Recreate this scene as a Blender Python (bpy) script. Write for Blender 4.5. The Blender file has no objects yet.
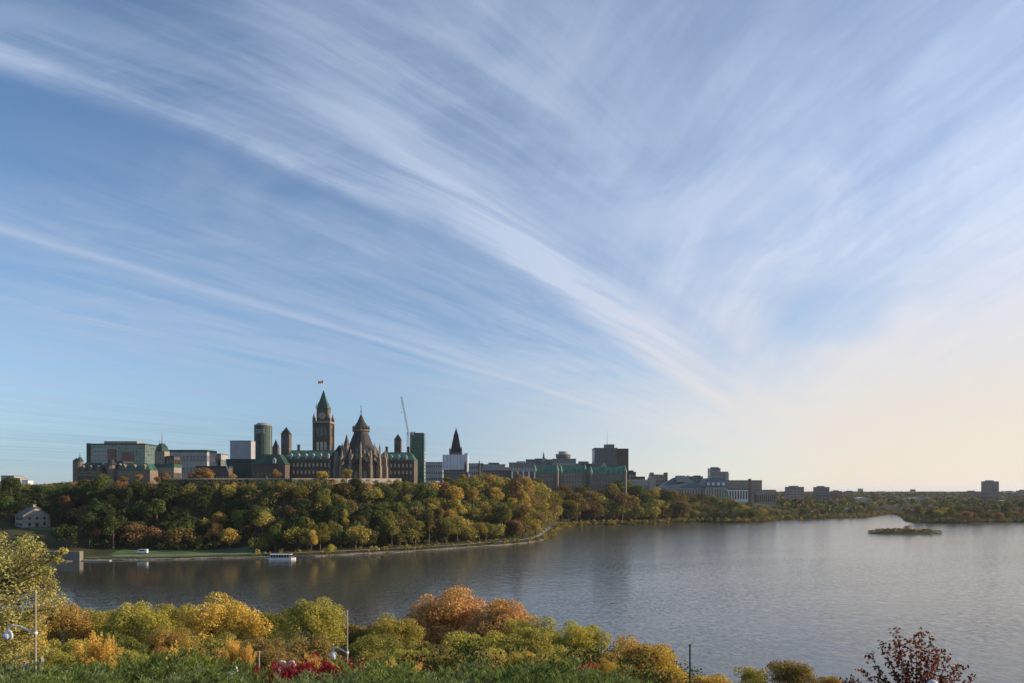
import bpy, math, random
import numpy as np
from math import radians, pi, sin, cos, tan, atan2, hypot
from mathutils import Vector, Matrix

random.seed(11)
SC = bpy.context.scene
COL = SC.collection
F, CX, HY, CAMZ = 683.0, 512.0, 492.0, 40.0        # focal length in pixels, image centre, horizon row, eye height
SUN_AZ, SUN_EL = radians(85), radians(19)           # azimuth to the right of the view, elevation

def PX(px, Y): return (px - CX) / F * Y
def PZ(py, Y): return CAMZ + (HY - py) / F * Y

# ------------------------------------------------------------------ camera
cd = bpy.data.cameras.new('camera'); cam = bpy.data.objects.new('camera', cd); COL.objects.link(cam)
cam.location = (0, 0, CAMZ); cam.rotation_euler = (radians(90), 0, 0)
cd.lens = 24.01; cd.sensor_width = 36; cd.shift_y = (HY - 341.5) / 1024.0
cd.clip_start = 0.2; cd.clip_end = 60000
SC.camera = cam
SC.render.resolution_x, SC.render.resolution_y = 1024, 683
SC.view_settings.view_transform = 'Standard'; SC.view_settings.look = 'None'
SC.view_settings.exposure = 0.40; SC.view_settings.gamma = 1.0

# ------------------------------------------------------------------ node helper
class E:
    """a socket with arithmetic"""
    def __init__(s, nt, sock): s.nt, s.k = nt, sock
    def _m(s, op, *a, clamp=False):
        n = s.nt.nodes.new('ShaderNodeMath'); n.operation = op; n.use_clamp = clamp
        for i, v in enumerate((s,) + a):
            if isinstance(v, E): s.nt.links.new(v.k, n.inputs[i])
            else: n.inputs[i].default_value = v
        return E(s.nt, n.outputs[0])
    def __add__(s, o): return s._m('ADD', o)
    __radd__ = __add__
    def __sub__(s, o): return s._m('SUBTRACT', o)
    def __rsub__(s, o): return (s * -1.0) + o
    def __mul__(s, o): return s._m('MULTIPLY', o)
    __rmul__ = __mul__
    def __truediv__(s, o): return s._m('DIVIDE', o)
    def max(s, o): return s._m('MAXIMUM', o)
    def min(s, o): return s._m('MINIMUM', o)
    def ln(s): return s._m('LOGARITHM', 2.718281828)
    def pow(s, p): return s._m('POWER', p)
    def exp(s): return s._m('EXPONENT')
    def sat(s): return s._m('ADD', 0.0, clamp=True)
    def step(s, a, b):      # smoothstep a..b
        n = s.nt.nodes.new('ShaderNodeMapRange'); n.interpolation_type = 'SMOOTHSTEP'
        s.nt.links.new(s.k, n.inputs[0]); n.inputs[1].default_value = a; n.inputs[2].default_value = b
        return E(s.nt, n.outputs[0])
    def gauss(s, c, w):
        t = (s - c) / w
        return (t * t * -1.0).exp()
def comb(nt, x, y, z=0.0):
    n = nt.nodes.new('ShaderNodeCombineXYZ')
    for i, v in enumerate((x, y, z)):
        if isinstance(v, E): nt.links.new(v.k, n.inputs[i])
        else: n.inputs[i].default_value = v
    return n.outputs[0]
def noise(nt, vec, scale, detail=4, rough=0.55, dist=0.0):
    n = nt.nodes.new('ShaderNodeTexNoise'); n.inputs['Scale'].default_value = scale
    n.inputs['Detail'].default_value = detail; n.inputs['Roughness'].default_value = rough
    n.inputs['Distortion'].default_value = dist
    if vec is not None: nt.links.new(vec, n.inputs['Vector'])
    return E(nt, n.outputs[0])
def mixc(nt, fac, a, b, mode='MIX'):
    n = nt.nodes.new('ShaderNodeMix'); n.data_type = 'RGBA'; n.blend_type = mode
    for sock, v in ((n.inputs[0], fac), (n.inputs[6], a), (n.inputs[7], b)):
        if isinstance(v, E): nt.links.new(v.k, sock)
        elif hasattr(v, 'is_output'): nt.links.new(v, sock)
        elif isinstance(v, (int, float)): sock.default_value = v
        else: sock.default_value = (*v[:3], 1)
    return n.outputs[2]

# ------------------------------------------------------------------ world: clear daylight sky with streaks of cirrus
W = bpy.data.worlds.new('World'); SC.world = W; W.use_nodes = True
nt = W.node_tree; nt.nodes.clear()
out = nt.nodes.new('ShaderNodeOutputWorld'); bg = nt.nodes.new('ShaderNodeBackground')
nt.links.new(bg.outputs[0], out.inputs[0])
sky = nt.nodes.new('ShaderNodeTexSky'); sky.sky_type = 'NISHITA'; sky.sun_disc = False
sky.sun_elevation = SUN_EL; sky.sun_rotation = SUN_AZ
sky.altitude = 0; sky.air_density = 1.0; sky.dust_density = 0.05; sky.ozone_density = 2.2
tc = nt.nodes.new('ShaderNodeTexCoord')
sp = nt.nodes.new('ShaderNodeSeparateXYZ'); nt.links.new(tc.outputs['Generated'], sp.inputs[0])
dx, dy, dz = [E(nt, sp.outputs[i]) for i in range(3)]
A = radians(26.3)
z = dz.max(0.012)
c = (dx * cos(A) - dy * sin(A)) / z
s = ((dx * sin(A) + dy * cos(A)) / z).max(0.08)
ls = s.ln()
# slow meander of the streaks
wob = noise(nt, comb(nt, c * 0.6, ls * 1.2, 3.0), 1.0, 2) - 0.5
wob2 = noise(nt, comb(nt, c * 2.2, ls * 2.6, 5.0), 1.0, 4, 0.6) - 0.5
c1 = c - (ls + 0.105) * 0.40 + wob * 0.16 + wob2 * 0.10   # streaks of the left half, fanning to upper left
cB = c + ls * 0.09 + wob * 0.16 + wob2 * 0.12
cC = c - ls * 0.16 + wob * 0.10 + wob2 * 0.10
cR = c + ls * 1.30 + wob * 0.5 + wob2 * 0.30              # streaks of the right half, fanning to upper right
cE = c + ls * 1.00 + wob * 0.7 + wob2 * 0.55
c1f = c - (ls + 0.105) * 0.40 + wob * 0.16 + wob2 * 0.035
fib = noise(nt, comb(nt, c1f * 6.5, ls * 1.3, 0.0), 1.0, 8, 0.62, 0.35)
fib2 = noise(nt, comb(nt, cC * 5.0, ls * 1.8, 7.0), 1.0, 8, 0.62, 0.5)
cRf = c + ls * 1.30 + wob * 0.35 + wob2 * 0.06
fibR = noise(nt, comb(nt, cRf * 4.5, ls * 1.5 - c * 0.5, 2.0), 1.0, 8, 0.62, 0.3)
puff = noise(nt, comb(nt, c1 * 1.5, ls * 2.2, 1.5), 1.0, 6, 0.62, 0.8)
puffR = noise(nt, comb(nt, cRf * 1.1, ls * 1.5 - c * 0.6, 8.5), 1.0, 6, 0.6, 0.8)
fibs = fib.step(0.36, 0.67)
fib2s = fib2.step(0.36, 0.68)
fibRs = fibR.step(0.34, 0.69)
puffs = puff.step(0.36, 0.64)
puffRs = puffR.step(0.36, 0.66)
fineL = noise(nt, comb(nt, c1f * 19.0, ls * 2.4, 11.0), 1.0, 6, 0.6, 0.2).step(0.40, 0.62)
fineR = noise(nt, comb(nt, cRf * 13.0, ls * 2.6 - c * 0.5, 12.0), 1.0, 6, 0.6, 0.2).step(0.40, 0.62)
fibs = fibs * (fineL * 0.22 + 0.84)
fib2s = fib2s * (fineL * 0.20 + 0.86)
fibRs = fibRs * (fineR * 0.22 + 0.82)
near = 1.0 - ls.step(1.9, 2.9)                     # streaks dissolve towards the horizon
a_edge = (c1 + 1.74)
bandA = (a_edge.gauss(0.0, 0.08) * 0.62 + a_edge.gauss(0.14, 0.13) * 0.36) * (fibs * 0.62 + puffs * 0.45 + 0.34)
bandB = (cB + 1.10).gauss(0.0, 0.15) * 0.95 * (fibs * 0.50 + 0.52) * ls.step(-0.2, 0.7)
bandC = ((cC + 2.98).gauss(0.0, 0.07) * 0.85 + (cC + 2.95).gauss(0.22, 0.24) * 0.26) * (fib2s * 0.45 + 0.55)
bandD = (cC + 4.0).gauss(0.0, 0.30) * 0.22 * fib2s
upper = a_edge.step(-0.02, 0.30) * (1.0 - c.step(-0.9, -0.2)) * (fibs * 0.42 + puffs * 0.24 + 0.05) * (1.0 - ls.step(0.35, 0.9) * 0.6) * (ls.step(-0.4, 0.45) * 0.8 + 0.2)
left = (1.0 - a_edge.step(-0.25, 0.1)) * (fib2s * 0.24 + puffs * 0.22 + 0.20) * ls.step(-0.2, 0.9)
rsel = c.step(-1.5, -0.55)
veil = rsel * (puffRs * 0.24 + fibRs * 0.24 + 0.45) * (ls.step(-0.1, 1.2) * 0.62 + 0.38)
gap = (1.0 - (((c + 0.1) / 0.42)._m('ABSOLUTE').step(0.35, 1.0))) * (1.0 - (((ls - 1.45) / 0.26)._m('ABSOLUTE').step(0.3, 1.0)))
rightc = (cE.step(0.95, 2.3) * (fibRs * 0.24 + 0.68)) * ls.step(0.35, 1.0) * c.step(-0.9, -0.1)
lowveil = ls.step(1.25, 2.5) * (0.48 + puffs * 0.16 + c.step(-3.6, -0.9) * 0.30)
dens = 1.0 - (1.0 - (bandA + bandB).min(0.95) * near.max(0.2)) * (1.0 - bandC.min(0.9)) * (1.0 - bandD) * (1.0 - upper.min(0.9)) * (1.0 - left) * (1.0 - veil.min(0.9)) * (1.0 - rightc.min(0.95)) * (1.0 - lowveil.min(0.95))
dens = dens * (1.0 - gap * 0.36)
dens = (dens * dz.step(-0.03, -0.01)).sat()
# cloud brightness and warmth follow the angle to the sun
SD = Vector((sin(SUN_AZ) * cos(SUN_EL), cos(SUN_AZ) * cos(SUN_EL), sin(SUN_EL)))
mu = (dx * SD.x + dy * SD.y + dz * SD.z)
warm = mu.step(-0.16, 0.70)
low = 1.0 - dz.step(0.0, 0.40)
cold = mixc(nt, low * (1.0 - c.step(-3.4, -1.3)) * ls.step(0.9, 2.2), (3.55, 4.35, 5.75), (2.0, 3.1, 4.5))
white = mixc(nt, warm, cold, (5.9, 6.5, 7.9))
cc = mixc(nt, (low * warm * 1.15).sat(), white, (6.9, 6.0, 5.05))
skyc = mixc(nt, 1.0, sky.outputs[0], (0.90, 1.03, 1.17), 'MULTIPLY')
fin = mixc(nt, dens * 0.92, skyc, cc)
nt.links.new(fin, bg.inputs[0]); bg.inputs[1].default_value = 0.098

# ------------------------------------------------------------------ sun
ld = bpy.data.lights.new('sun', 'SUN'); sun = bpy.data.objects.new('sun', ld); COL.objects.link(sun)
ld.energy = 5.0; ld.angle = radians(0.6); ld.color = (1.0, 0.80, 0.58)
sun.rotation_euler = SD.to_track_quat('Z', 'Y').to_euler()
# ================================================================== materials
def new_mat(name):
    m = bpy.data.materials.new(name); m.use_nodes = True
    n = m.node_tree; b = n.nodes['Principled BSDF']
    return m, n, b
def mat(name, col, rough=0.8, var=0.18, scale=0.25, metal=0.0, bump=0.0, spec=0.3):
    m, n, b = new_mat(name)
    t = n.nodes.new('ShaderNodeTexCoord')
    f = noise(n, t.outputs['Object'], scale, 6, 0.62)
    lo = [v * (1 - var) for v in col]; hi = [min(1, v * (1 + var)) for v in col]
    n.links.new(mixc(n, f.step(0.3, 0.7), lo, hi), b.inputs['Base Color'])
    b.inputs['Roughness'].default_value = rough; b.inputs['Metallic'].default_value = metal
    b.inputs['Specular IOR Level'].default_value = spec
    if bump:
        bp = n.nodes.new('ShaderNodeBump'); bp.inputs['Strength'].default_value = bump
        n.links.new(f.k, bp.inputs['Height']); n.links.new(bp.outputs[0], b.inputs['Normal'])
    return m
def masonry(name, col, mortar=0.7, bw=1.2, bh=0.5, rough=0.9, var=0.25):
    """blocks of stone: brick texture on the walls, weathered by noise"""
    m, n, b = new_mat(name)
    t = n.nodes.new('ShaderNodeTexCoord'); s_ = n.nodes.new('ShaderNodeSeparateXYZ')
    n.links.new(t.outputs['Object'], s_.inputs[0])
    X_, Y_, Z_ = [E(n, s_.outputs[i]) for i in range(3)]
    v = comb(n, X_ + Y_, Z_)
    br = n.nodes.new('ShaderNodeTexBrick'); n.links.new(v, br.inputs['Vector'])
    br.inputs['Scale'].default_value = 1.0; br.inputs['Brick Width'].default_value = bw; br.inputs['Row Height'].default_value = bh
    br.inputs['Mortar Size'].default_value = 0.03
    br.inputs['Color1'].default_value = (*[c_ * (1 - var) for c_ in col], 1)
    br.inputs['Color2'].default_value = (*[c_ * (1 + var) for c_ in col], 1)
    br.inputs['Mortar'].default_value = (*[c_ * mortar for c_ in col], 1)
    f = noise(n, t.outputs['Object'], 0.12, 6, 0.65)
    n.links.new(mixc(n, f.step(0.35, 0.75) * 0.45, br.outputs[0], [c_ * 0.55 for c_ in col]), b.inputs['Base Color'])
    b.inputs['Roughness'].default_value = rough
    return m
def glass(name, col, rough=0.12, cell=(3.0, 3.4), frame=(0.1, 0.1, 0.1), fw=0.12, tint=0.5):
    """curtain wall: panes in a grid of mullions, each pane a little different"""
    m, n, b = new_mat(name)
    t = n.nodes.new('ShaderNodeTexCoord'); s_ = n.nodes.new('ShaderNodeSeparateXYZ')
    n.links.new(t.outputs['Object'], s_.inputs[0])
    X_, Y_, Z_ = [E(n, s_.outputs[i]) for i in range(3)]
    br = n.nodes.new('ShaderNodeTexBrick'); n.links.new(comb(n, X_ + Y_, Z_), br.inputs['Vector'])
    br.offset = 0.0; br.inputs['Scale'].default_value = 1.0
    br.inputs['Brick Width'].default_value = cell[0]; br.inputs['Row Height'].default_value = cell[1]
    br.inputs['Mortar Size'].default_value = fw; br.inputs['Mortar Smooth'].default_value = 0
    br.inputs['Color1'].default_value = (*[c_ * (1 - tint) for c_ in col], 1)
    br.inputs['Color2'].default_value = (*[c_ * (1 + tint) for c_ in col], 1)
    br.inputs['Mortar'].default_value = (*frame, 1)
    n.links.new(br.outputs[0], b.inputs['Base Color'])
    b.inputs['Roughness'].default_value = rough; b.inputs['Specular IOR Level'].default_value = 0.6
    return m

M = {}
M['sandstone'] = masonry('weathered_sandstone', (0.100, 0.078, 0.060))
M['sandstone_pale'] = masonry('pale_carved_sandstone', (0.24, 0.195, 0.15))
M['stone_grey'] = masonry('grey_stone', (0.185, 0.170, 0.145), bw=0.9, bh=0.4)
M['stone_house'] = masonry('limestone_rubble', (0.38, 0.32, 0.26), bw=0.8, bh=0.35)
M['lime'] = masonry('pale_limestone', (0.33, 0.315, 0.285), bw=2.0, bh=0.9, var=0.08)
M['copper'] = mat('copper_roof_patina', (0.032, 0.092, 0.068), 0.65, 0.30, 0.15)
M['copper_pale'] = mat('pale_copper_patina', (0.075, 0.185, 0.140), 0.65, 0.25, 0.15)
M['copper_dark'] = mat('old_dark_copper', (0.022, 0.058, 0.045), 0.6, 0.35, 0.2)
M['slate'] = mat('dark_slate_roof', (0.030, 0.030, 0.034), 0.7, 0.35, 0.3)
M['roof_blue'] = mat('blue_grey_metal_roof', (0.055, 0.095, 0.125), 0.5, 0.2, 0.15)
M['tin'] = mat('pale_metal_roof', (0.36, 0.38, 0.38), 0.5, 0.15, 0.4)
M['old_tin'] = mat('weathered_tin_roof', (0.12, 0.115, 0.11), 0.6, 0.25, 0.6)
M['lead'] = mat('grey_metal', (0.20, 0.21, 0.22), 0.5, 0.15, 0.3)
M['iron'] = mat('dark_iron', (0.035, 0.035, 0.038), 0.5, 0.2, 2)
M['white'] = mat('white_paint', (0.66, 0.66, 0.65), 0.45, 0.06, 0.7)
M['white_wrap'] = mat('white_scaffold_wrap', (0.62, 0.62, 0.64), 0.8, 0.10, 0.12)
M['grey_wrap'] = mat('grey_scaffold_sheet', (0.31, 0.31, 0.33), 0.8, 0.12, 0.1)
M['concrete'] = mat('concrete', (0.30, 0.295, 0.28), 0.85, 0.15, 0.1)
M['concrete_dark'] = mat('dark_concrete', (0.12, 0.125, 0.13), 0.8, 0.2, 0.1)
M['concrete_warm'] = mat('warm_concrete', (0.25, 0.215, 0.175), 0.85, 0.12, 0.1)
M['brick_red'] = masonry('red_brown_brick', (0.22, 0.125, 0.095), bw=0.4, bh=0.15)
M['brick_dark'] = masonry('dark_brown_brick', (0.115, 0.085, 0.07), bw=0.4, bh=0.15)
M['glass_dark'] = mat('dark_window_glass', (0.018, 0.022, 0.028), 0.12, 0.3, 0.4, spec=0.7)
M['glass_lit'] = mat('window_glass_painted_lit', (0.46, 0.38, 0.29), 0.5, 0.2, 0.5)  # window panes: the light glowing on them is put into a pale warm colour
M['glass_green'] = glass('green_curtain_glass', (0.012, 0.085, 0.050), rough=0.3, cell=(2.6, 3.6), frame=(0.05, 0.13, 0.09), fw=0.16)
M['glass_green_dark'] = glass('dark_green_curtain_glass', (0.006, 0.032, 0.022), cell=(2.4, 3.4), frame=(0.012, 0.05, 0.036), fw=0.12, rough=0.7)
M['glass_blue'] = glass('blue_grey_curtain_glass', (0.055, 0.075, 0.095), cell=(3.0, 3.6), frame=(0.10, 0.11, 0.12), fw=0.2)
M['glass_mid'] = glass('grey_green_office_glass', (0.05, 0.085, 0.08), cell=(4.2, 3.8), frame=(0.12, 0.15, 0.14), fw=0.3)
M['office_black'] = glass('dark_office_facade', (0.035, 0.042, 0.050), cell=(2.6, 3.7), frame=(0.075, 0.08, 0.085), fw=0.35, rough=0.3)
M['red'] = mat('red_cloth', (0.62, 0.035, 0.03), 0.8, 0.1, 1)
M['bark'] = mat('tree_bark', (0.10, 0.078, 0.06), 0.95, 0.35, 2.5, bump=0.5)
M['car_dark'] = mat('dark_car_paint', (0.03, 0.035, 0.05), 0.25, 0.05, 1, spec=0.6)
M['path'] = mat('pale_gravel_path', (0.20, 0.185, 0.16), 0.95, 0.2, 0.6)
M['shore'] = mat('stony_shore', (0.145, 0.13, 0.105), 0.95, 0.55, 0.9, bump=0.6)
M['lawn'] = mat('mown_lawn', (0.065, 0.120, 0.034), 0.95, 0.25, 0.08)
M['globe'] = mat('white_lamp_globe', (0.62, 0.62, 0.60), 0.15, 0.03, 3, spec=0.5)
M['galv'] = mat('galvanised_pole', (0.30, 0.26, 0.20), 0.5, 0.12, 2)
M['green_paint'] = mat('dark_green_paint', (0.02, 0.05, 0.045), 0.4, 0.1, 2)

def leafmat(name, transl=0.35, scale=0.5, jitter=0.35):
    """leaves: colour from the tree itself (its own two autumn tints), each leaf a little different"""
    m = bpy.data.materials.new(name); m.use_nodes = True; n = m.node_tree; n.nodes.clear()
    o = n.nodes.new('ShaderNodeOutputMaterial')
    a1 = n.nodes.new('ShaderNodeAttribute'); a1.attribute_type = 'OBJECT'; a1.attribute_name = 'tint_a'
    a2 = n.nodes.new('ShaderNodeAttribute'); a2.attribute_type = 'OBJECT'; a2.attribute_name = 'tint_b'
    t = n.nodes.new('ShaderNodeTexCoord'); oi = n.nodes.new('ShaderNodeObjectInfo')
    va = n.nodes.new('ShaderNodeVectorMath'); va.operation = 'ADD'
    sc = n.nodes.new('ShaderNodeVectorMath'); sc.operation = 'SCALE'; sc.inputs[0].default_value = (37, 91, 53)
    n.links.new(oi.outputs['Random'], sc.inputs['Scale'])
    n.links.new(t.outputs['Object'], va.inputs[0]); n.links.new(sc.outputs[0], va.inputs[1])
    f = noise(n, va.outputs[0], scale, 3, 0.6)
    g = n.nodes.new('ShaderNodeNewGeometry'); r = E(n, g.outputs['Random Per Island'])
    fac = ((f - 0.5) * 2.6 + 0.5 + (r - 0.5) * 0.5).sat()
    c_ = mixc(n, fac, a1.outputs['Color'], a2.outputs['Color'])
    hs = n.nodes.new('ShaderNodeHueSaturation'); n.links.new(c_, hs.inputs['Color'])
    n.links.new((r * 0.05 + 0.475).k, hs.inputs['Hue'])
    r2 = (r * 7.31)._m('FRACT')
    n.links.new((r2 * (2 * jitter) + (1 - jitter)).k, hs.inputs['Value'])
    d = n.nodes.new('ShaderNodeBsdfDiffuse'); tr = n.nodes.new('ShaderNodeBsdfTranslucent')
    n.links.new(hs.outputs[0], d.inputs[0]); n.links.new(hs.outputs[0], tr.inputs[0])
    mx = n.nodes.new('ShaderNodeMixShader'); mx.inputs[0].default_value = transl
    n.links.new(d.outputs[0], mx.inputs[1]); n.links.new(tr.outputs[0], mx.inputs[2])
    n.links.new(mx.outputs[0], o.inputs[0]); return m
M['leaf'] = leafmat('autumn_leaves', 0.35, 0.16)
M['leaf_far'] = leafmat('far_autumn_leaves', 0.25, 0.10, 0.25)
M['leaf_fine'] = leafmat('near_autumn_leaves', 0.40, 0.6, 0.4)

# ================================================================== mesh builder
class MB:
    def __init__(s): s.v, s.f, s.m = [], [], []
    def add(s, vs, fs, m=0):
        o = len(s.v); s.v += [tuple(p) for p in vs]; s.f += [tuple(i + o for i in f) for f in fs]; s.m += [m] * len(fs); return s
    def box(s, x0, x1, y0, y1, z0, z1, m=0):
        return s.add([(x0,y0,z0),(x1,y0,z0),(x1,y1,z0),(x0,y1,z0),(x0,y0,z1),(x1,y0,z1),(x1,y1,z1),(x0,y1,z1)],
                     [(0,3,2,1),(4,5,6,7),(0,1,5,4),(1,2,6,5),(2,3,7,6),(3,0,4,7)], m)
    def prism(s, poly, z0, z1, m=0):
        k = len(poly)
        return s.add([(x, y, z0) for x, y in poly] + [(x, y, z1) for x, y in poly],
                     [tuple(reversed(range(k))), tuple(range(k, 2*k))] + [(i, (i+1) % k, (i+1) % k + k, i + k) for i in range(k)], m)
    def frust(s, cx, cy, r0, r1, z0, z1, n=8, rot=None, m=0, sx=1.0, sy=1.0):
        rot = pi / n if rot is None else rot
        a = [rot + 2*pi*i/n for i in range(n)]
        lo = [(cx + r0*cos(t)*sx, cy + r0*sin(t)*sy, z0) for t in a]
        if r1 < 1e-4:
            return s.add(lo + [(cx, cy, z1)], [tuple(reversed(range(n)))] + [(i, (i+1) % n, n) for i in range(n)], m)
        hi = [(cx + r1*cos(t)*sx, cy + r1*sin(t)*sy, z1) for t in a]
        return s.add(lo + hi, [tuple(reversed(range(n))), tuple(range(n, 2*n))] + [(i, (i+1) % n, (i+1) % n + n, i + n) for i in range(n)], m)
    def pyr(s, x0, x1, y0, y1, z0, z1, k=0.0, m=0):
        """pyramid, or hipped roof with the top k of the base size"""
        cx, cy, hx, hy = (x0+x1)/2, (y0+y1)/2, (x1-x0)/2*k, (y1-y0)/2*k
        if k == 0: return s.add([(x0,y0,z0),(x1,y0,z0),(x1,y1,z0),(x0,y1,z0),(cx,cy,z1)], [(3,2,1,0),(0,1,4),(1,2,4),(2,3,4),(3,0,4)], m)
        return s.add([(x0,y0,z0),(x1,y0,z0),(x1,y1,z0),(x0,y1,z0),(cx-hx,cy-hy,z1),(cx+hx,cy-hy,z1),(cx+hx,cy+hy,z1),(cx-hx,cy+hy,z1)],
                     [(3,2,1,0),(4,5,6,7),(0,1,5,4),(1,2,6,5),(2,3,7,6),(3,0,4,7)], m)
    def hip(s, x0, x1, y0, y1, z0, z1, inset=None, m=0):
        w, d = x1-x0, y1-y0; ym = (y0+y1)/2; i = d/2 if inset is None else inset
        return s.add([(x0,y0,z0),(x1,y0,z0),(x1,y1,z0),(x0,y1,z0),(x0+i,ym,z1),(x1-i,ym,z1)],
                     [(3,2,1,0),(0,1,5,4),(2,3,4,5),(1,2,5),(3,0,4)], m)
    def gable(s, x0, x1, y0, y1, z0, z1, m=0):   # ridge runs along y
        xm = (x0+x1)/2
        return s.add([(x0,y0,z0),(x1,y0,z0),(x1,y1,z0),(x0,y1,z0),(xm,y0,z1),(xm,y1,z1)],
                     [(3,2,1,0),(0,1,4),(2,3,5),(1,2,5,4),(3,0,4,5)], m)
    def tube(s, p, q, r0, r1=None, n=6, m=0):
        r1 = r0 if r1 is None else r1
        p, q = Vector(p), Vector(q); d = (q - p).normalized()
        u = d.orthogonal().normalized(); w = d.cross(u)
        a = [2*pi*i/n for i in range(n)]
        return s.add([p + (u*cos(t) + w*sin(t))*r0 for t in a] + [q + (u*cos(t) + w*sin(t))*r1 for t in a],
                     [tuple(reversed(range(n))), tuple(range(n, 2*n))] + [(i, (i+1) % n, (i+1) % n + n, i + n) for i in range(n)], m)
    def path(s, pts, r, n=6, m=0):
        rs = r if isinstance(r, (list, tuple)) else [r]*len(pts)
        for i in range(len(pts)-1): s.tube(pts[i], pts[i+1], rs[i], rs[i+1], n, m)
        return s
    def ball(s, c, r, n=12, k=8, sz=1.0, m=0):
        vs = [(c[0], c[1], c[2]-r*sz)]
        for j in range(1, k):
            t = -pi/2 + pi*j/k
            vs += [(c[0]+r*cos(t)*cos(2*pi*i/n), c[1]+r*cos(t)*sin(2*pi*i/n), c[2]+r*sin(t)*sz) for i in range(n)]
        vs.append((c[0], c[1], c[2]+r*sz)); fs = [(0, 1+(i+1) % n, 1+i) for i in range(n)]
        for j in range(k-2):
            a = 1+j*n; fs += [(a+i, a+(i+1) % n, a+n+(i+1) % n, a+n+i) for i in range(n)]
        a = 1+(k-2)*n; fs += [(a+i, a+(i+1) % n, len(vs)-1) for i in range(n)]
        return s.add(vs, fs, m)
    def mesh(s, name, mats):
        me = bpy.data.meshes.new(name); me.from_pydata(s.v, [], s.f)
        for m_ in (mats if isinstance(mats, (list, tuple)) else [mats]): me.materials.append(m_)
        if any(s.m): me.polygons.foreach_set('material_index', s.m)
        me.update(); return me
    def build(s, name, mats, parent=None):
        o = bpy.data.objects.new(name, s.mesh(name, mats)); COL.objects.link(o)
        if parent: o.parent = parent
        return o
def tag(o, label, cat, group=None, kind=None):
    o['label'] = label; o['category'] = cat
    if group: o['group'] = group
    if kind: o['kind'] = kind
    return o
def thing(name, label, cat, loc, rz=0.0, group=None):
    o = bpy.data.objects.new(name, None); COL.objects.link(o); o.empty_display_size = 0.5
    o.location = loc; o.rotation_euler = (0, 0, rz); return tag(o, label, cat, group)
def struct(o): o['kind'] = 'structure'; return o
def smooth(o):
    o.data.polygons.foreach_set('use_smooth', [True]*len(o.data.polygons)); return o

# ================================================================== terrain
def G(px, py): Y = CAMZ * F / (py - HY); return (PX(px, Y), Y)
shore_px = [(-420,575),(-200,570),(-60,567),(20,566),(48,564),(62,562),(84,561),(120,560.5),(170,560),(215,558.5),(260,558),(300,557.6),(360,554.5),(420,551.5),(470,548),(510,545),(535,542.5),(548,539.5),(553,536),(556,532),(560,529),(575,527),(592,526),(640,525),(670,523.5),(700,522.6),(735,523),(768,522.5),(776,520),(800,519.6),(850,518),(872,517),(884,514.5),(897,513.8),(903,515.5),(908,519),(914,522.5),(935,523.3),(965,523.5),(1000,522.6),(1040,522.5),(1120,521.5),(1400,519)]
S = [G(*p) for p in shore_px]
for _ in range(2):      # soften the corners
    T = [S[0]]
    for a, b in zip(S[:-1], S[1:]):
        T += [(a[0]*.75+b[0]*.25, a[1]*.75+b[1]*.25), (a[0]*.25+b[0]*.75, a[1]*.25+b[1]*.75)]
    S = T + [S[-1]]
SHORE = np.array(S)
POLY = np.vstack([SHORE, [[60000, SHORE[-1][1]], [60000, 90000], [-60000, 90000], [-60000, SHORE[0][1]]]])
def sdist(x, y):
    """metres inland from the far bank (negative over the water)"""
    x = np.asarray(x, float).ravel(); y = np.asarray(y, float).ravel()
    d2 = np.full(x.shape, 1e18); inside = np.zeros(x.shape, bool)
    P, Q = POLY, np.roll(POLY, -1, 0)
    for (ax, ay), (bx, by) in zip(P, Q):
        ex, ey = bx-ax, by-ay; L = ex*ex+ey*ey
        t = np.clip(((x-ax)*ex+(y-ay)*ey)/L, 0, 1)
        if not (abs(ax) > 50000 and abs(bx) > 50000):
            d2 = np.minimum(d2, (x-ax-t*ex)**2+(y-ay-t*ey)**2)
        c_ = (ay > y) != (by > y)
        with np.errstate(divide='ignore', invalid='ignore'):
            inside ^= c_ & (x < (bx-ax)*(y-ay)/(by-ay if by != ay else 1e-9)+ax)
    d = np.sqrt(d2); return np.where(inside, d, -d)
def sst(t): t = np.clip(t, 0, 1); return t*t*(3-2*t)
def lump(x, y, s):
    return (np.sin(x/s*1.7+1.3)*np.cos(y/s*1.3+.4)+.5*np.sin(x/s*3.9+y/s*2.3)+.25*np.sin(x/s*7.1-y/s*8.3+2))/1.75
NP_Y = [-600,-60,0,5,10,15,22,30,38,50,65,80,100,118,132,142,170,400]
NP_L = [39,38.6,38.4,37.9,36.4,34.6,32.9,30.9,28.2,25.6,22.8,19.6,13.5,7.0,1.2,-1.5,-6,-8]
NP_R = [39,38.6,38.4,37.9,36.3,34.2,32.2,29.8,26.6,22.6,17.5,12.6,6.6,2.4,-.4,-2,-6,-8]
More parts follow.
